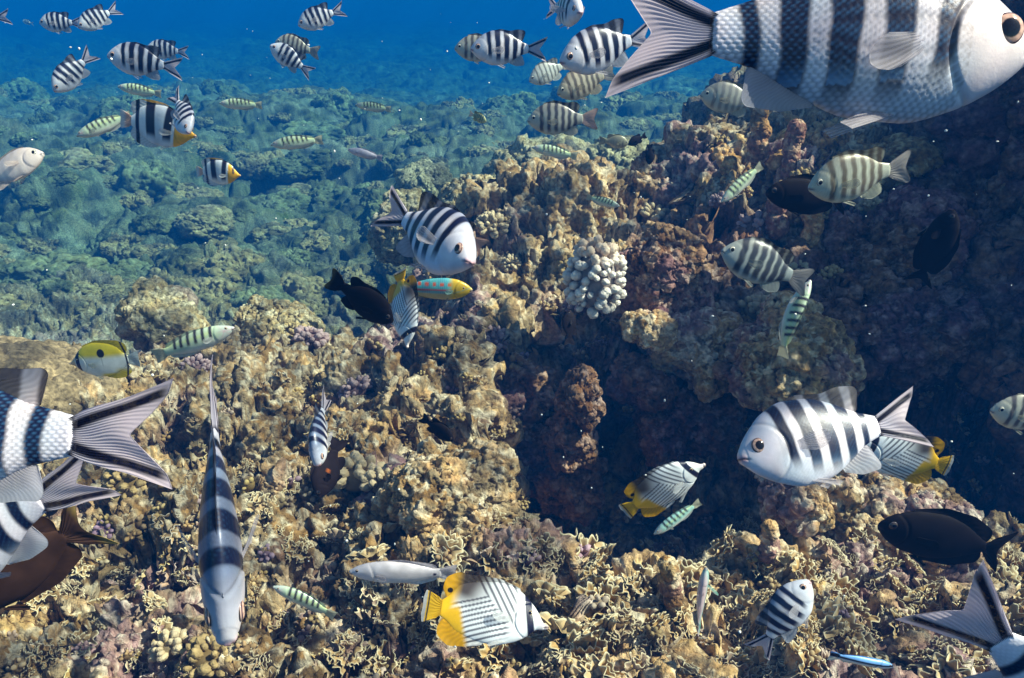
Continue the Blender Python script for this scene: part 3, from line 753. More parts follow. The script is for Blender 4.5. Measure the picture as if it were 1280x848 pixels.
SPEC = {}
fork = lambda xb, tip, notch, zt, zb=.045: dict(base=[(xb, -zb), (xb, zb)], edge=[(tip[0] - .02, -zt), (tip[0], -zt * .96), (notch + .07, -zt * .38), (notch, 0), (notch + .07, zt * .38), (tip[0], zt * .96), (tip[0] - .02, zt)])
SPEC['sergeant'] = dict(mark=mark_sergeant, pe=.76,
    top=([0, .03, .09, .18, .30, .42, .55, .66, .76], [-.01, .040, .105, .175, .215, .208, .158, .092, .048]),
    bot=([0, .03, .09, .18, .30, .42, .55, .66, .76], [-.03, -.062, -.118, -.172, -.208, -.200, -.145, -.080, -.046]),
    wid=([0, .03, .09, .18, .30, .45, .6, .70, .76], [.018, .038, .060, .078, .083, .068, .040, .022, .016]),
    dorsal=dict(base=[(.24, .175), (.40, .190), (.54, .145), (.655, .085)], edge=[(.25, .205), (.38, .235), (.52, .215), (.60, .235), (.70, .225), (.715, .20), (.675, .10)]),
    anal=dict(base=[(.50, -.16), (.655, -.075)], edge=[(.515, -.185), (.60, -.215), (.70, -.205), (.71, -.18), (.675, -.085)]),
    tail=dict(base=[(.74, -.042), (.74, .044)], edge=[(1.0, -.158), (.985, -.115), (.94, -.055), (.895, 0), (.94, .055), (.985, .115), (1.0, .158)]),
    pelvic=dict(x=.30, z=-.195, l=.16, drop=.015), pect=dict(x=.275, z=-.015, l=.15, h=.05), eye=(.098, .022, .038), iris=(.58, .36, .28), lips=(.72, .34, .36))
SPEC['banded'] = dict(mark=mark_banded, pe=.79,
    top=([0, .03, .09, .18, .30, .42, .56, .68, .79], [0, .045, .115, .185, .225, .220, .170, .095, .060]),
    bot=([0, .03, .09, .18, .30, .42, .56, .68, .79], [-.03, -.060, -.115, -.17, -.205, -.205, -.155, -.085, -.055]),
    wid=([0, .03, .09, .18, .30, .45, .6, .72, .79], [.010, .026, .050, .070, .078, .066, .040, .022, .016]),
    dorsal=dict(base=[(.22, .195), (.40, .215), (.56, .165), (.69, .09)], edge=[(.23, .225), (.38, .262), (.55, .225), (.66, .245), (.735, .20), (.73, .14), (.70, .095)]),
    anal=dict(base=[(.50, -.18), (.68, -.085)], edge=[(.52, -.205), (.62, -.235), (.72, -.19), (.715, -.13), (.69, -.09)]),
    tail=dict(base=[(.77, -.052), (.77, .056)], edge=[(.84, -.10), (.97, -.155), (1.0, -.14), (.955, -.05), (.935, 0), (.955, .05), (1.0, .14), (.97, .155), (.84, .10)]),
    pelvic=dict(x=.30, z=-.20, l=.14, drop=.02), pect=dict(x=.27, z=-.02, l=.15, h=.05), eye=(.09, .035, .034), iris=(.62, .58, .48), lips=(.42, .38, .36))
SPEC['wrasse'] = dict(mark=mark_wrasse, pe=.86,
    top=([0, .03, .10, .22, .36, .52, .68, .80, .86], [0, .022, .060, .100, .120, .112, .080, .052, .050]),
    bot=([0, .03, .10, .22, .36, .52, .68, .80, .86], [-.02, -.032, -.070, -.105, -.122, -.115, -.082, -.054, -.052]),
    wid=([0, .03, .10, .22, .36, .52, .68, .80, .86], [.008, .020, .040, .056, .060, .052, .034, .020, .012]),
    dorsal=dict(base=[(.26, .095), (.5, .108), (.80, .048)], edge=[(.27, .115), (.5, .145), (.78, .095), (.82, .065), (.81, .052)]),
    anal=dict(base=[(.48, -.11), (.80, -.05)], edge=[(.50, -.125), (.62, -.14), (.78, -.095), (.82, -.06), (.81, -.052)]),
    tail=dict(base=[(.84, -.048), (.84, .048)], edge=[(.90, -.075), (1.0, -.095), (.985, -.04), (.98, 0), (.985, .04), (1.0, .095), (.90, .075)]),
    pelvic=dict(x=.28, z=-.108, l=.07, drop=.02), pect=dict(x=.25, z=-.015, l=.11, h=.035), eye=(.085, .025, .019), iris=(.55, .40, .30), lips=(.5, .4, .4))
def _bf(snout=.0, mk=None, ey=(.15, .05, .026), rear_hi=.26):
    return dict(mark=mk, pe=.86,
    top=([0, .04, .09, .16, .27, .42, .58, .72, .80, .86], [-.018 + snout, .0 + snout, .055, .150, .245, .290, .275, .205, .105, .055]),
    bot=([0, .04, .09, .16, .27, .42, .58, .72, .80, .86], [-.045 + snout, -.060 + snout, -.095, -.160, -.230, -.270, -.245, -.165, -.09, -.055]),
    wid=([0, .04, .09, .16, .27, .42, .58, .72, .86], [.010, .016, .028, .048, .062, .062, .045, .026, .013]),
    dorsal=dict(base=[(.24, .215), (.42, .270), (.58, .255), (.72, .185), (.80, .09)], edge=[(.25, .255), (.42, .325), (.60, .335), (.74, .30), (.845, .24), (.86, .16), (.83, .09)]),
    anal=dict(base=[(.48, -.245), (.62, -.215), (.74, -.14), (.81, -.08)], edge=[(.50, -.285), (.62, -.315), (.76, -.275), (.855, -.20), (.86, -.14), (.83, -.08)]),
    tail=dict(base=[(.845, -.052), (.845, .052)], edge=[(.89, -.085), (.985, -.125), (1.0, -.06), (.995, 0), (1.0, .06), (.985, .125), (.89, .085)]),
    pelvic=dict(x=.32, z=-.25, l=.14, drop=.02), pect=dict(x=.29, z=-.04, l=.15, h=.045), eye=ey, iris=(.4, .3, .2), lips=(.7, .5, .45))
SPEC['threadfin'] = _bf(-.03, mark_threadfin, (.155, .035, .022)); SPEC['saddle'] = _bf(0, mark_saddle, (.145, .04, .022)); SPEC['teardrop'] = _bf(0, mark_teardrop, (.150, .035, .022))
SPEC['damsel'] = dict(SPEC['banded'], mark=mark_plain, iris=(.06, .04, .03), lips=(.03, .02, .02),
    tail=dict(base=[(.77, -.055), (.77, .055)], edge=[(.84, -.12), (.96, -.165), (1.0, -.15), (.96, -.05), (.945, 0), (.96, .05), (1.0, .15), (.96, .165), (.84, .12)]))
SPEC['surgeon'] = dict(SPEC['damsel'], top=([0, .04, .12, .25, .42, .58, .72, .82], [0, .06, .13, .185, .20, .165, .095, .035]),
    bot=([0, .04, .12, .25, .42, .58, .72, .82], [-.03, -.07, -.13, -.18, -.195, -.16, -.09, -.03]),
    wid=([0, .04, .12, .25, .42, .58, .72, .82], [.01, .028, .048, .06, .058, .04, .022, .012]), pe=.82,
    dorsal=dict(base=[(.2, .15), (.42, .19), (.62, .14), (.78, .05)], edge=[(.2, .19), (.42, .26), (.64, .24), (.80, .16), (.82, .1), (.80, .05)]),
    anal=dict(base=[(.38, -.185), (.62, -.13), (.78, -.045)], edge=[(.39, -.23), (.62, -.22), (.80, -.15), (.82, -.09), (.80, -.045)]),
    tail=dict(base=[(.80, -.032), (.80, .032)], edge=[(.88, -.12), (.99, -.20), (.96, -.12), (.91, -.03), (.905, 0), (.91, .03), (.96, .12), (.99, .20), (.88, .12)]))
SPEC['pale_wrasse'] = dict(SPEC['wrasse'], mark=mark_plain); SPEC['painted'] = dict(SPEC['wrasse'], mark=mark_painted, eye=(.12, .03, .018))
SPEC['painted']['top'] = ([0, .03, .10, .22, .36, .52, .68, .80, .86], [0, .03, .085, .135, .150, .140, .105, .065, .055])
SPEC['painted']['bot'] = ([0, .03, .10, .22, .36, .52, .68, .80, .86], [-.02, -.04, -.09, -.135, -.150, -.140, -.105, -.068, -.058])
SPEC['cleaner'] = dict(SPEC['wrasse'], mark=mark_cleaner, top=([0, .05, .2, .5, .86], [0, .03, .07, .075, .045]), bot=([0, .05, .2, .5, .86], [-.02, -.04, -.075, -.08, -.045]),
    dorsal=dict(base=[(.26, .065), (.5, .068), (.80, .045)], edge=[(.27, .075), (.5, .09), (.78, .07), (.82, .055), (.81, .045)]),
    anal=dict(base=[(.48, -.07), (.80, -.045)], edge=[(.50, -.085), (.62, -.09), (.78, -.075), (.82, -.055), (.81, -.045)]))

def eye_mesh(r, iris, key={}):
    k = (round(r, 5), iris)
    if k in key: return key[k]
    nr, na = 15, 24
    t = np.linspace(0, 1, nr) ** 1.0 * math.pi / 2; a = np.arange(na) / na * 2 * math.pi
    T, A = np.meshgrid(t, a, indexing='ij')
    V = np.stack([np.sin(T) * np.cos(A), np.cos(T) * .45, np.sin(T) * np.sin(A)], -1).reshape(-1, 3) * r
    q = np.sin(T).ravel(); C = np.tile(np.array(iris, float), (len(V), 1))
    C = C * (1 + .25 * np.sin(A.ravel() * 9 + q * 5))[:, None]
    C = mixc(C, [.004, .004, .012], ss(.60, .53, q)); C = mixc(C, [.05, .03, .05], ss(.84, .90, q)); C = mixc(C, np.array(iris) * .8 + .08, ss(.95, .99, q))
    me = make_mesh('eye', V, grid_faces(nr, na, True)[:, ::-1], np.clip(C, .003, .8), [M_EYE]); key[k] = me
    return me

def fish_mesh(name, sp, L, o, res):
    S = SPEC[sp]; nu, nv = res
    pe = S['pe']; u = (1 - np.cos(np.linspace(0, 1, nu) * math.pi / 2)) if False else np.linspace(0, 1, nu) ** 1.25
    X = u * pe
    fat = o.get('fat', 1.0)
    zt = pchip(*S['top'], X); zb = pchip(*S['bot'], X); wd = pchip(*S['wid'], X) * fat
    nose_r = ss(-.0, .012, X) * .85 + .15 * (X > 0); nose_r[0] = .02
    mid = (zt + zb) / 2; hf_ = (zt - zb) / 2 * nose_r; wd = wd * nose_r
    end = ss(1.0, .985, u); wd = wd * (.25 + .75 * end)
    th = np.arange(nv) / nv * 2 * math.pi
    cz = np.cos(th); sy = np.sin(th)
    Z = mid[:, None] + hf_[:, None] * np.sign(cz) * np.abs(cz) ** .95
    Y = wd[:, None] * np.sign(sy) * np.abs(sy) ** 1.1
    XX = X[:, None] + np.zeros((1, nv))
    B_ = np.stack([XX, Y, Z], -1).reshape(-1, 3)
    x, y, z = B_.T.copy(); sgn = np.sign(y)
    # relief: gill cover, mouth cleft, cheek, scales
    ed = {'sergeant': .235, 'banded': .225, 'damsel': .225, 'surgeon': .21}.get(sp, .24)
    gr = np.hypot((x - (ed - .13)) / .13, (z + .02) / .15); 
    if sp in ('threadfin', 'saddle', 'teardrop'): gr = np.hypot((x - .15) / .12, (z + .03) / .16)
    g = np.exp(-((gr - 1) / .05) ** 2) * (x > ed - .13); y = y - sgn * g * .006 + sgn * .003 * ss(1.02, .9, gr) * (x > .04)
    mouth = np.exp(-((z - (mid[0] - .3 * x)) / .006) ** 2) * ss(.055, .03, x)
    y = y - sgn * mouth * .006 * (x > .003)
    lip = np.exp(-((z - (mid[0] - .3 * x)) / .022) ** 2) * ss(.042, .02, x); y = y + sgn * lip * .006
    reg = np.zeros(len(B_), int)
    if o.get('scale'):
        s = scales(x, z, .0195); y = y + sgn * (s - .5) * .0020 * o['scale'] * ss(.22, .26, x)
    C0 = S['mark'](x, z, reg, o)
    C0 = mixc(C0, C0 * .55, g * .40 * (C0.sum(1) > .3)); C0 = mixc(C0, S['lips'], lip * .8); C0 = mixc(C0, [.05, .03, .04], mouth * .8)
    B_ = np.stack([x, y, z], 1)
    Vs = [B_]; Cs = [C0]; Fs = [grid_faces(nu, nv, True)]; Fk = [0]; k = len(B_)
    caps = [B_[:nv].mean(0), B_[-nv:].mean(0)]
    Vs.append(np.array(caps)); Cs.append(np.array([C0[:nv].mean(0), C0[-nv:].mean(0)])); a = np.arange(nv); b = np.roll(a, -1)
    tri = np.concatenate([np.stack([a, b, a * 0 + k], 1), np.stack([b + (nu - 1) * nv, a + (nu - 1) * nv, a * 0 + k + 1], 1)]); k += 2
    mi = [0] * (len(Fs[0])); nbody = len(Fs[0])
    fmi = []; f_s = o.get('finscale', 1.0)
    def fin(reg_, base, edge, ns, nr, t0=.006, t1=.0012, y3=None, wave=.004):
        nonlocal k; ns = max(ns, 11)
        b_ = poly(base, ns); e_ = poly(edge, ns)
        if reg_ in (1, 2): e_ = b_ + (e_ - b_) * f_s
        r = np.linspace(0, 1, nr)
        G = b_[:, None, :] * (1 - r[None, :, None]) + e_[:, None, :] * r[None, :, None]
        if G.shape[2] == 2: G = np.stack([G[..., 0], np.zeros(G.shape[:2]), G[..., 1]], -1)
        sgr = np.linspace(0, 1, ns)[:, None]
        wv = wave * np.sin(sgr * 9 + r * 4) * r
        G[..., 1] += wv
        Pf = G.reshape(-1, 3); n = grid_normals(Pf, ns, nr)
        rays = .6 + .4 * np.cos((sgr + .02 * np.sin(r * 7)) * 2 * math.pi * (9 if reg_ >= 4 else o.get('rays', 14) * .75)) + 0 * r
        t = ((t0 * (1 - r) + t1 * r)[None, :] * (.45 + .55 * rays)).reshape(-1, 1)
        t[G.reshape(-1, 3)[:, 0] < -9] = 0
        V = np.concatenate([Pf + n * t, Pf - n * t])
        c = S['mark'](V[:, 0], V[:, 2], np.full(len(V), reg_), o) 
        if o.get('scale'): c = c * (.93 + .07 * np.tile(rays.ravel(), 2))[:, None]
        elif res[0] > 60: c = c * (.90 + .10 * np.tile(rays.ravel(), 2))[:, None]
        if reg_ in (1, 2): c = c * (.86 + .14 * np.tile(rays.ravel(), 2))[:, None]
        if reg_ >= 4: c = c * (.62 + .38 * np.tile(rays.ravel(), 2))[:, None]
        if reg_ in (1, 3) and o.get('rimc'):
            rr = np.tile(np.tile(r, ns), 2); c = mixc(c, o['rimc'], ss(.9, .97, rr) * (reg_ == 3) * 0)
        K = ns * nr; Fa = grid_faces(ns, nr); aa = np.arange(K).reshape(ns, nr)
        rim = np.concatenate([aa[0, :], aa[1:, -1], aa[-1, -2::-1]])
        e = np.stack([rim[:-1], rim[1:], rim[1:] + K, rim[:-1] + K], 1)
        Vs.append(V); Cs.append(c); Fs.append(np.concatenate([Fa, Fa[:, ::-1] + K, e[:, ::-1]]) + k); k += 2 * K; fmi.append(np.full(2 * len(Fa) + len(e), 2 if reg_ >= 4 else 1))
    fs, fr = max(8, nu // 2), max(5, nu // 5)
    f = o.get('finscale', 1)
    fin(1, S['dorsal']['base'], S['dorsal']['edge'], fs, fr)
    fin(2, S['anal']['base'], S['anal']['edge'], max(8, fs // 2), fr)
    fin(3, S['tail']['base'], S['tail']['edge'], max(15, int(fs * 1.3)), max(7, int(fr * 1.4)), .012, .0015, wave=.008)
    pv, pc = S['pelvic'], S['pect']
    spread = o.get('spread', .45)
    for s in (-1, 1):
        if o.get('pelvic', 1):
            l = pv['l']; yb = s * .022
            fin(5, [(pv['x'], yb, pv['z'] + .012), (pv['x'] + .03, yb, pv['z'] + .016)], [(pv['x'] + l * .85, yb + s * .25 * l, pv['z'] - pv['drop'] - l * .20), (pv['x'] + l, yb + s * .2 * l, pv['z'] - pv['drop'] * .8 - l * .1), (pv['x'] + l * .7, yb + s * .1 * l, pv['z'] - l * .02)], max(6, fs // 3), fr, .004, .001)
        yb = s * float(np.interp(pc['x'], X, wd)) * .93; l = pc['l']
        fin(4, [(pc['x'], yb, pc['z'] + .018), (pc['x'] + .005, yb, pc['z'] - .018)],
            [(pc['x'] + l * q_ * c_, yb + s * l * q_ * spread, pc['z'] + l * q_ * (s_ - o.get('pdrop', 0) * c_)) for q_, c_, s_ in ((.80, .90, .44), (.95, .95, .30), (1.0, .99, .12), (.97, 1.0, -.06), (.88, .97, -.22), (.74, .92, -.38), (.55, .86, -.50))], max(15, fs // 2), fr, .003, .001)
    V = np.concatenate(Vs); C = np.concatenate(Cs); Q = np.concatenate(Fs)
    mi = np.concatenate([np.zeros(nbody, int)] + fmi + [np.zeros(len(tri), int)])
    eyes = []
    ex, ez, er = S['eye']; er *= o.get('eyes', 1)
    ey = float(np.interp(ex, X, wd)) * math.sqrt(max(.05, 1 - ((ez - np.interp(ex, X, mid)) / np.interp(ex, X, hf_)) ** 2)) ** 1.1
    for s in (-1, 1): eyes.append(np.array([ex, s * (ey - er * .12), ez]))
    # bend of the spine and swing of the tail
    bd = o.get('bend', 0.0)
    def bendit(W):
        W = W.copy()
        if not bd: return W
        q = np.linspace(-.05, 1.1, 400); phi = bd * np.clip(q - .22, 0, None) ** 1.2; h = q[1] - q[0]
        cx = np.cumsum(np.cos(phi)) * h; cy2 = np.cumsum(np.sin(phi)) * h; i0 = np.interp(0, q, cx), np.interp(0, q, cy2)
        px_ = np.interp(W[:, 0], q, cx) - i0[0]; py_ = np.interp(W[:, 0], q, cy2) - i0[1]; ph = np.interp(W[:, 0], q, phi)
        return np.stack([px_ - W[:, 1] * np.sin(ph), py_ + W[:, 1] * np.cos(ph), W[:, 2]], 1)
    ts = o.get('tspread', 1.0); V[:, 2] *= 1 + (ts - 1) * ss(.75, .9, V[:, 0])
    dp = o.get('deep', 1.0); V[:, 2] *= 1 + (dp - 1) * ss(.8, .6, V[:, 0]); eyes = np.array(eyes); eyes[:, 2] *= dp
    V = bendit(V); eyes = bendit(np.array(eyes)); tailp = bendit(np.array([[1.0, 0, 0]]))[0]
    V = V * L; V[:, 0] *= -1; eyes = eyes * L; eyes[:, 0] *= -1; tailp = tailp * L; tailp[0] *= -1
    me = make_mesh(name, V, [Q[:, ::-1][:nbody], Q[nbody:][:, ::-1], tri[:, ::-1]], np.clip(C, .004, .88), [M_DARK if o.get('dull') else M_FISH, M_DARK if o.get('dull') else M_FIN, M_DARK if o.get('dull') else M_CLEAR], mi)
    return me, eyes, er * L, S['iris'], tailp

FISH_LOG = []
def fish(name, label, cat, sp, nose, tail, L, yaw=0, roll=0, group=None, **o):
    """nose, tail: where snout and tail end appear; L: real length; yaw>0 turns the snout towards the viewer; roll tips the back"""
    cat = cat or 'fish'
    n2 = np.array(nose, float); t2 = np.array(tail, float); pl = np.linalg.norm(n2 - t2)
    d = L * math.cos(R(yaw)) * F / pl
    dn = d - L * math.sin(R(yaw)) / 2; dt = d + L * math.sin(R(yaw)) / 2
    Pn, Pt = at(*n2, dn), at(*t2, dt)
    if cat and sp == 'sergeant' and pl > 180: o['scale'] = o.get('scale', .3)
    res = (240, 150) if o.get('scale', 0) > .5 else (180, 110) if o.get('scale') else (110, 64) if pl > 150 else (72, 44) if pl > 80 else (48, 28)
    if sp in ('threadfin', 'teardrop', 'saddle') and pl > 80: res = (230, 150)
    me, eyes, er, iris, tp = fish_mesh(name, sp, L, o, res)
    ax = Pn - Pt; ax /= np.linalg.norm(ax)
    up0 = np.array(o['up'], float) if 'up' in o else np.array([0, 0, 1.0])
    if 'up' in o:                                   # right, up, towards the viewer, as seen at the fish itself
        tw = CAM - (Pn + Pt) / 2; tw /= np.linalg.norm(tw); rt = RGT - tw * (RGT @ tw); rt /= np.linalg.norm(rt); uv = np.cross(tw, rt)
        up0 = rt * up0[0] + uv * up0[1] + tw * up0[2]
    up = up0 - ax * (up0 @ ax); up /= np.linalg.norm(up)
    sd_ = np.cross(up, ax)
    a = R(roll); up, sd_ = up * math.cos(a) + sd_ * math.sin(a), sd_ * math.cos(a) - up * math.sin(a)
    # local +X points to the snout, +Y left side, +Z back; swing so that the chord runs nose to tail
    M = Matrix((Vector((ax[0], sd_[0], up[0])), Vector((ax[1], sd_[1], up[1])), Vector((ax[2], sd_[2], up[2])))).to_4x4()
    sw = math.atan2(tp[1], -tp[0])
    M = M @ Matrix.Rotation(sw, 4, 'Z')
    ob = link(name, me); ob.matrix_world = Matrix.Translation(Vector(Pn)) @ M
    tag(ob, label, cat, group)
    if pl > 34:
        em = eye_mesh(er, iris)
        for s, e in zip((-1, 1), eyes):
            eo = link('eye', em, ob); eo.location = e
            if s < 0: eo.rotation_euler = (0, 0, math.pi)
    FISH_LOG.append((label, d, Pn, Pt))
    return ob
# ------------------------------------------------------------------ the school (pixels of the 1280 x 848 photograph)
SG, BG, WG, TG, DG, DS = ('scissortail sergeants over the reef', 'grey banded damselfish over the reef', 'six barred wrasses over the reef', 'lined butterflyfish', 'black damselfish near the reef', 'black saddled butterflyfish')
def serg(lab, n, t, yaw=0, roll=0, L=.155, **o): return fish('striped_sergeant_fish', lab, 'fish', 'sergeant', n, t, L, yaw, roll, SG, **o)
def band_(lab, n, t, yaw=0, roll=0, L=.15, **o): return fish('banded_damselfish', lab, 'fish', 'banded', n, t, L, yaw, roll, BG, **o)
def wra(lab, n, t, yaw=0, roll=0, L=.14, **o): return fish('barred_wrasse', lab, 'fish', 'wrasse', n, t, L, yaw, roll, WG, **o)
def dark(lab, n, t, yaw=0, roll=0, L=.12, sp='damsel', **o): return fish('dark_damselfish', lab, 'fish', sp, n, t, L, yaw, roll, DG, dull=1, **o)
serg('biggest striped fish of all, cropped by the top right corner', (1290, 60), (760, 38), 0, 3, L=.17, scale=1, deep=.90, finscale=.7, pdrop=.45, up=(.03, 1, -.26), spread=.12, rays=30, fat=1.1)
serg('forked tail and rear half of a striped fish entering from the left edge', (-300, 556), (216, 542), 0, 4, L=.17, scale=1, deep=.80, finscale=.75, tspread=.85, up=(.05, 1, -.05), rays=30, bend=.15)
serg('striped fish mostly hidden under the big forked tail at the left edge', (-185, 735), (128, 588), 0, -6, L=.16, rays=26, tspread=.75, finscale=.7)
serg('wide open forked tail in the bottom right corner, its fish outside the picture', (1480, 985), (1172, 738), 0, 0, L=.165, rays=26, bend=.1, tspread=1.1)
serg('large striped fish with pink lips swimming down to the right in the centre', (592, 326), (468, 252), 42, 0, up=(.50, .9, .1), fat=1.15, bend=-.25, deep=1.0)
serg('brightly sunlit striped fish with forked tail low at the right, snout to the left', (921, 570), (1166, 518), 8, 4, up=(.05, 1, -.3), bend=.1)
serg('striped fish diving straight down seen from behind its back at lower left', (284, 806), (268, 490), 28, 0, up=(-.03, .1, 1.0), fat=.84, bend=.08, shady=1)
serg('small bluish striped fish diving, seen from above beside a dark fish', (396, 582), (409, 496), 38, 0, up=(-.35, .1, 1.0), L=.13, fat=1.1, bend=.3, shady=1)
serg('striped fish rising with a curved body at the lower right bed', (1010, 724), (944, 818), 10, 0, up=(-.8, .6, .4), L=.13, bend=.55)
serg('striped fish overlapped by the largest tail near the top, snout to the left', (699, 76), (822, 42), 10, 0)
serg('striped fish seen almost head on at the top edge', (727, 14), (682, 8), 62, 0, up=(.1, 1, 0), fat=1.1, spread=1.1)
serg('middle striped fish of the pair right of the open blue water', (588, 60), (684, 62), 6, 0)
band_('grey headed fish peeking out left of the striped fish in front of it', (568, 60), (640, 64), 4, 0, L=.16)
serg('striped fish above the twin pair near the top, tail raised to the right', (372, 31), (431, 11), 0, 0)
serg('front striped fish of the overlapping pair under the top edge', (338, 56), (386, 90), 12, 0)
band_('grey fish behind the striped one of the overlapping pair', (344, 52), (400, 67), 0, 0)
serg('largest striped fish of the upper left school with a black forked tail', (134, 68), (224, 86), 5, 0)
serg('small striped fish just above the tail of the upper left school centre', (183, 60), (236, 66), 0, 0)
serg('striped fish nose down left of the upper left school', (66, 114), (116, 66), 10, 0)
serg('striped fish second from the left at the top edge', (49, 28), (104, 29), 0, 0)
serg('striped fish pointing down left with its tail touching the top edge', (97, 34), (147, 11), 10, 0)
serg('tail tips of a striped fish at the top left edge', (-48, 26), (13, 21), 0, 0)
serg('tiny striped fish far off in the upper left water', (28, 26), (42, 30), 0, 0)
serg('bluish striped fish facing the viewer in front of the saddled butterflyfish', (237, 166), (212, 105), 34, 0, up=(.75, .45, .75), L=.11)
band_('pale banded fish below the overlapping striped fish at the top', (661, 101), (715, 78), 6, 0, base=(.6, .6, .56), bar=(.10, .10, .10), bw=.035)
band_('tan banded fish under the striped fish overlapped by the largest tail', (696, 117), (772, 88), 6, 0, base=(.56, .48, .36), bar=(.10, .08, .07))
band_('brown banded fish with a pink tail in the upper middle water', (659, 150), (748, 149), 0, 0, bar=(.03, .03, .05), tcol=(.6, .42, .38))
band_('grey fish peeking below the belly fin of the biggest fish', (875, 118), (960, 132), 0, 0, bar=(.22, .21, .2))
band_('large grey banded fish in front of the right hand reef top', (1010, 234), (1146, 206), 6, 0, base=(.50, .50, .40), bar=(.12, .09, .06), fine=1)
band_('dark banded fish in the shade left of the right hand reef', (902, 312), (1016, 356), 6, 0, base=(.34, .36, .34), bar=(.012, .014, .03), bw=.066, up=(.3, 1, 0))
band_('brown banded fish behind the large striped fish in the centre', (537, 262), (606, 312), 0, 0, base=(.42, .30, .22), bar=(.05, .04, .035), tcol=(.62, .38, .30))
band_('grey banded fish cut by the right edge', (1238, 512), (1350, 524), 4, 0, base=(.50, .48, .40), bar=(.05, .04, .05))
wra('small barred wrasse high in the blue left of the butterflyfish', (147, 108), (202, 118), 0, 0)
wra('barred wrasse touching the tail of the saddled butterflyfish', (95, 170), (163, 145), 4, 0)
wra('barred wrasse over the far slope right of the saddled butterflyfish', (274, 129), (328, 132), 0, 0)
wra('pale barred wrasse with a yellow tail over the far slope', (338, 181), (404, 175), 0, 0)
wra('barred wrasse with a pink tail in the middle of the far slope', (444, 131), (489, 137), 0, 0)
wra('thin barred wrasse just below the brown banded fish with a pink tail', (665, 184), (722, 196), 0, 0)
wra('barred wrasse resting along the slope right of the teardrop spotted fish', (293, 409), (189, 447), 4, 0, bend=.15)
wra('white barred wrasse nose down in front of the right hand reef', (901, 253), (954, 205), 4, 0)
wra('slim curved wrasse hanging over the large sunlit boulder', (1014, 350), (978, 448), 8, 0, up=(.7, .4, .5), bend=-.9)
wra('yellowish barred wrasse bending near the pale wrasse at the bottom', (341, 733), (419, 772), 4, 0, bend=.35, L=.11)
wra('small barred wrasse over the ledges above the white coral', (775, 258), (733, 246), 0, 0, L=.1)
wra('barred wrasse tucked under the bright lined butterflyfish', (817, 668), (876, 627), 0, 0, L=.11, base=(.35, .60, .55))
TF = 'threadfin'
def thr(lab, n, t, yaw=0, roll=0, L=.15, sp=TF, g=TG, **o):
    o.setdefault('deep', .84 if sp == TF else .94)
    return fish('butterflyfish', lab, 'fish', sp, n, t, L, yaw, roll, g, **o)
thr('lined butterflyfish with a yellow tail near the bottom edge', (687, 776), (528, 757), 4, 0, up=(.05, 1, -.2))
thr('bright lined butterflyfish rising to the right in front of the dark hollow', (879, 576), (780, 640), 10, 0, up=(-.6, 1, 1.0), bend=.15)
thr('lined butterflyfish half hidden by the forked tail at the right', (1066, 560), (1189, 583), 0, 0)
thr('lined butterflyfish swimming straight down beside the black fish', (513, 434), (500, 336), 15, 0, up=(1, -.15, 1.2), L=.13, bend=.25)
thr('butterflyfish with two black saddles behind the bluish striped fish', (246, 168), (150, 148), 0, 0, sp='saddle', g=DS)
thr('yellow faced butterflyfish with black saddles over the far slope', (301, 218), (243, 214), 6, 0, sp='saddle', g=DS, L=.13)
thr('yellow butterflyfish with one teardrop spot at the left edge of the near reef', (86, 452), (174, 449), 0, 0, sp='teardrop', g=None)
dark('black damselfish between the far slope and the downward butterflyfish', (492, 402), (410, 346), 0, 0, tailc=(.10, .07, .02))
dark('dark fish beside the small bluish diving fish', (398, 622), (424, 548), 5, 0, base=(.02, .012, .014), L=.11, up=(-1, .2, .2), spot=(.45, .0, .03, (.5, .12, .02)))
dark('small black fish on the middle slope above the brown crusted mound', (567, 551), (526, 521), 0, 0, L=.075)
dark('small black fish hovering over the blue gap', (785, 181), (808, 169), 0, 0, L=.07)
dark('small black fish hanging nose down over the pale green boulder', (812, 206), (812, 180), 0, 0, L=.07, up=(1, 0, .2))
dark('black fish standing on its tail below the white coral', (712, 388), (712, 432), 0, 0, L=.08, up=(-1, 0, .4))
dark('black surgeonfish in the shadow behind the grey banded fish', (957, 240), (1062, 250), 0, 0, L=.17, sp='surgeon')
dark('black surgeonfish against the dark right hand wall', (1192, 262), (1148, 352), 10, 0, L=.17, sp='surgeon', up=(1, .3, .3))
dark('largest black surgeonfish in the shade above the lower right corals', (1098, 655), (1262, 692), 0, 0, L=.20, sp='surgeon')
fish('brown_surgeonfish', 'brown surgeonfish below the striped fish at the left edge', 'fish', 'surgeon', (-90, 765), (122, 648), .20, 0, 0, dull=1, base=(.045, .020, .012), tailc=(.30, .20, .06))
fish('painted_wrasse', 'green and red striped wrasse with a yellow head under the large central fish', 'fish', 'painted', (591, 362), (496, 360), .13, 0, 0)
fish('pale_wrasse', 'pale pinkish wrasse with one black spot by its tail near the bottom', 'fish', 'pale_wrasse', (436, 714), (572, 717), .15, 0, 0, base=(.62, .55, .58), belly=(.74, .74, .78), spot=(.79, .0, .016, (.01, .01, .05)))
fish('pale_wrasse', 'pale mauve fish low over the far slope', 'fish', 'pale_wrasse', (434, 187), (478, 198), .13, 0, 0, base=(.48, .42, .50))
fish('pale_wrasse', 'brownish oval fish left of the small black fish pair', 'fish', 'banded', (786, 179), (748, 176), .12, 0, 0, base=(.30, .27, .18), bar=(.26, .22, .15), tcol=(.30, .27, .18))
fish('green_damselfish', 'small round green backed fish in the hazy middle distance', 'fish', 'banded', (608, 152), (585, 141), .07, 20, 0, base=(.42, .42, .20), bar=(.08, .10, .06))
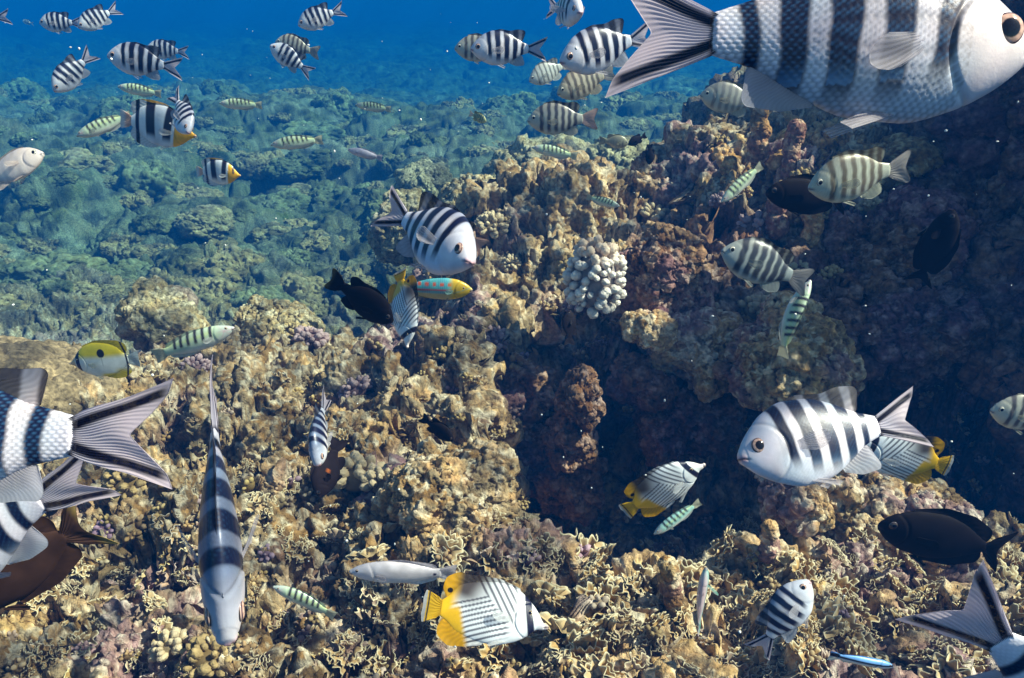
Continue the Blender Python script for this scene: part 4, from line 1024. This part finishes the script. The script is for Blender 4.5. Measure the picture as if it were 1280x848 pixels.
fish('thin_wrasse', 'thin greenish wrasse standing head up between coral pillar and sunlit bed', 'fish', 'pale_wrasse', (883, 709), (873, 800), .12, 25, 0, base=(.20, .48, .42), belly=(.60, .45, .48), up=(.1, .2, -1), spread=1.3, bend=.2)
fish('cleaner_wrasse', 'thin blue cleaner wrasse with a black stripe near the bottom right edge', 'fish', 'cleaner', (1118, 833), (1036, 819), .09, 0, 0)
fish('pale_fish', 'whitish fish cut by the left edge above the far slope', 'fish', 'banded', (55, 191), (-42, 238), .16, 8, 0, base=(.72, .60, .55), bar=(.62, .52, .50), tcol=(.6, .5, .5), blotch=(.42, .38, .50), up=(.1, 1, -.3), deep=.8)
# keep every fish in open water: warn where the reef would swallow one
for lab, d, Pn, Pt in FISH_LOG:
    for q in (Pn, (Pn + Pt) / 2, Pt):
        v = Vector(q - CAM); h = BV.ray_cast(Vector(CAM), v.normalized())
        if h[0] is not None and h[3] < v.length: print('BURIED', lab, round(d, 2), round(v.length - h[3], 2)); break
# ------------------------------------------------------------------ the water itself: one even body of haze
def haze_box(x0, x1, y0, y1, z0, z1):
    V = [(x, y, z) for x in (x0, x1) for y in (y0, y1) for z in (z0, z1)]
    Fc = [(0, 1, 3, 2), (4, 6, 7, 5), (0, 4, 5, 1), (2, 3, 7, 6), (0, 2, 6, 4), (1, 5, 7, 3)]
    m = bpy.data.materials.new('haze'); m.use_nodes = True; t = m.node_tree; t.nodes.clear()
    o = t.nodes.new('ShaderNodeOutputMaterial'); v = t.nodes.new('ShaderNodeVolumePrincipled')
    v.inputs['Color'].default_value = (*HAZE_COLOR, 1); v.inputs['Density'].default_value = HAZE_DENSITY
    v.inputs['Absorption Color'].default_value = (*HAZE_ABS, 1); v.inputs['Anisotropy'].default_value = 0.0
    t.links.new(v.outputs[0], o.inputs['Volume'])
    b = link('haze', make_mesh('haze', V, np.array(Fc), mats=[m], smooth=False)); tag(b, kind='stuff'); b['label'] = 'clear blue sea water thickening with distance'
    return b
haze_box(-80, 80, -6, 84, -5, 3.3)

# unseen sheet overhead, added so its pattern dapples the sun like sea ripples
def dapple_sheet():
    m = bpy.data.materials.new('dapple_sheet'); m.use_nodes = True; t = m.node_tree; t.nodes.clear(); N = t.nodes.new; L = t.links.new
    o = N('ShaderNodeOutputMaterial'); tr = N('ShaderNodeBsdfTransparent'); tc = N('ShaderNodeTexCoord')
    w = N('ShaderNodeTexNoise'); w.inputs['Scale'].default_value = 2.2; w.inputs['Detail'].default_value = 2
    L(tc.outputs['Object'], w.inputs['Vector'])
    ad = N('ShaderNodeVectorMath'); ad.operation = 'MULTIPLY_ADD'; ad.inputs[1].default_value = (.35, .35, .35)
    L(w.outputs['Color'], ad.inputs[0]); L(tc.outputs['Object'], ad.inputs[2])
    v = N('ShaderNodeTexVoronoi'); v.feature = 'DISTANCE_TO_EDGE'; v.inputs['Scale'].default_value = 3.4
    L(ad.outputs[0], v.inputs['Vector'])
    r = N('ShaderNodeMapRange'); r.inputs['From Min'].default_value = .0; r.inputs['From Max'].default_value = .34
    r.inputs['To Min'].default_value = 1.0; r.inputs['To Max'].default_value = .28; r.interpolation_type = 'SMOOTHSTEP'
    L(v.outputs['Distance'], r.inputs['Value']); L(r.outputs['Result'], tr.inputs['Color']); L(tr.outputs[0], o.inputs[0])
    s = link('dapple_sheet', make_mesh('dapple_sheet', [(-90, -40, 3.6), (90, -40, 3.6), (90, 100, 3.6), (-90, 100, 3.6)], np.array([(0, 1, 2, 3)]), mats=[m], smooth=False))
    tag(s, kind='structure')
dapple_sheet()
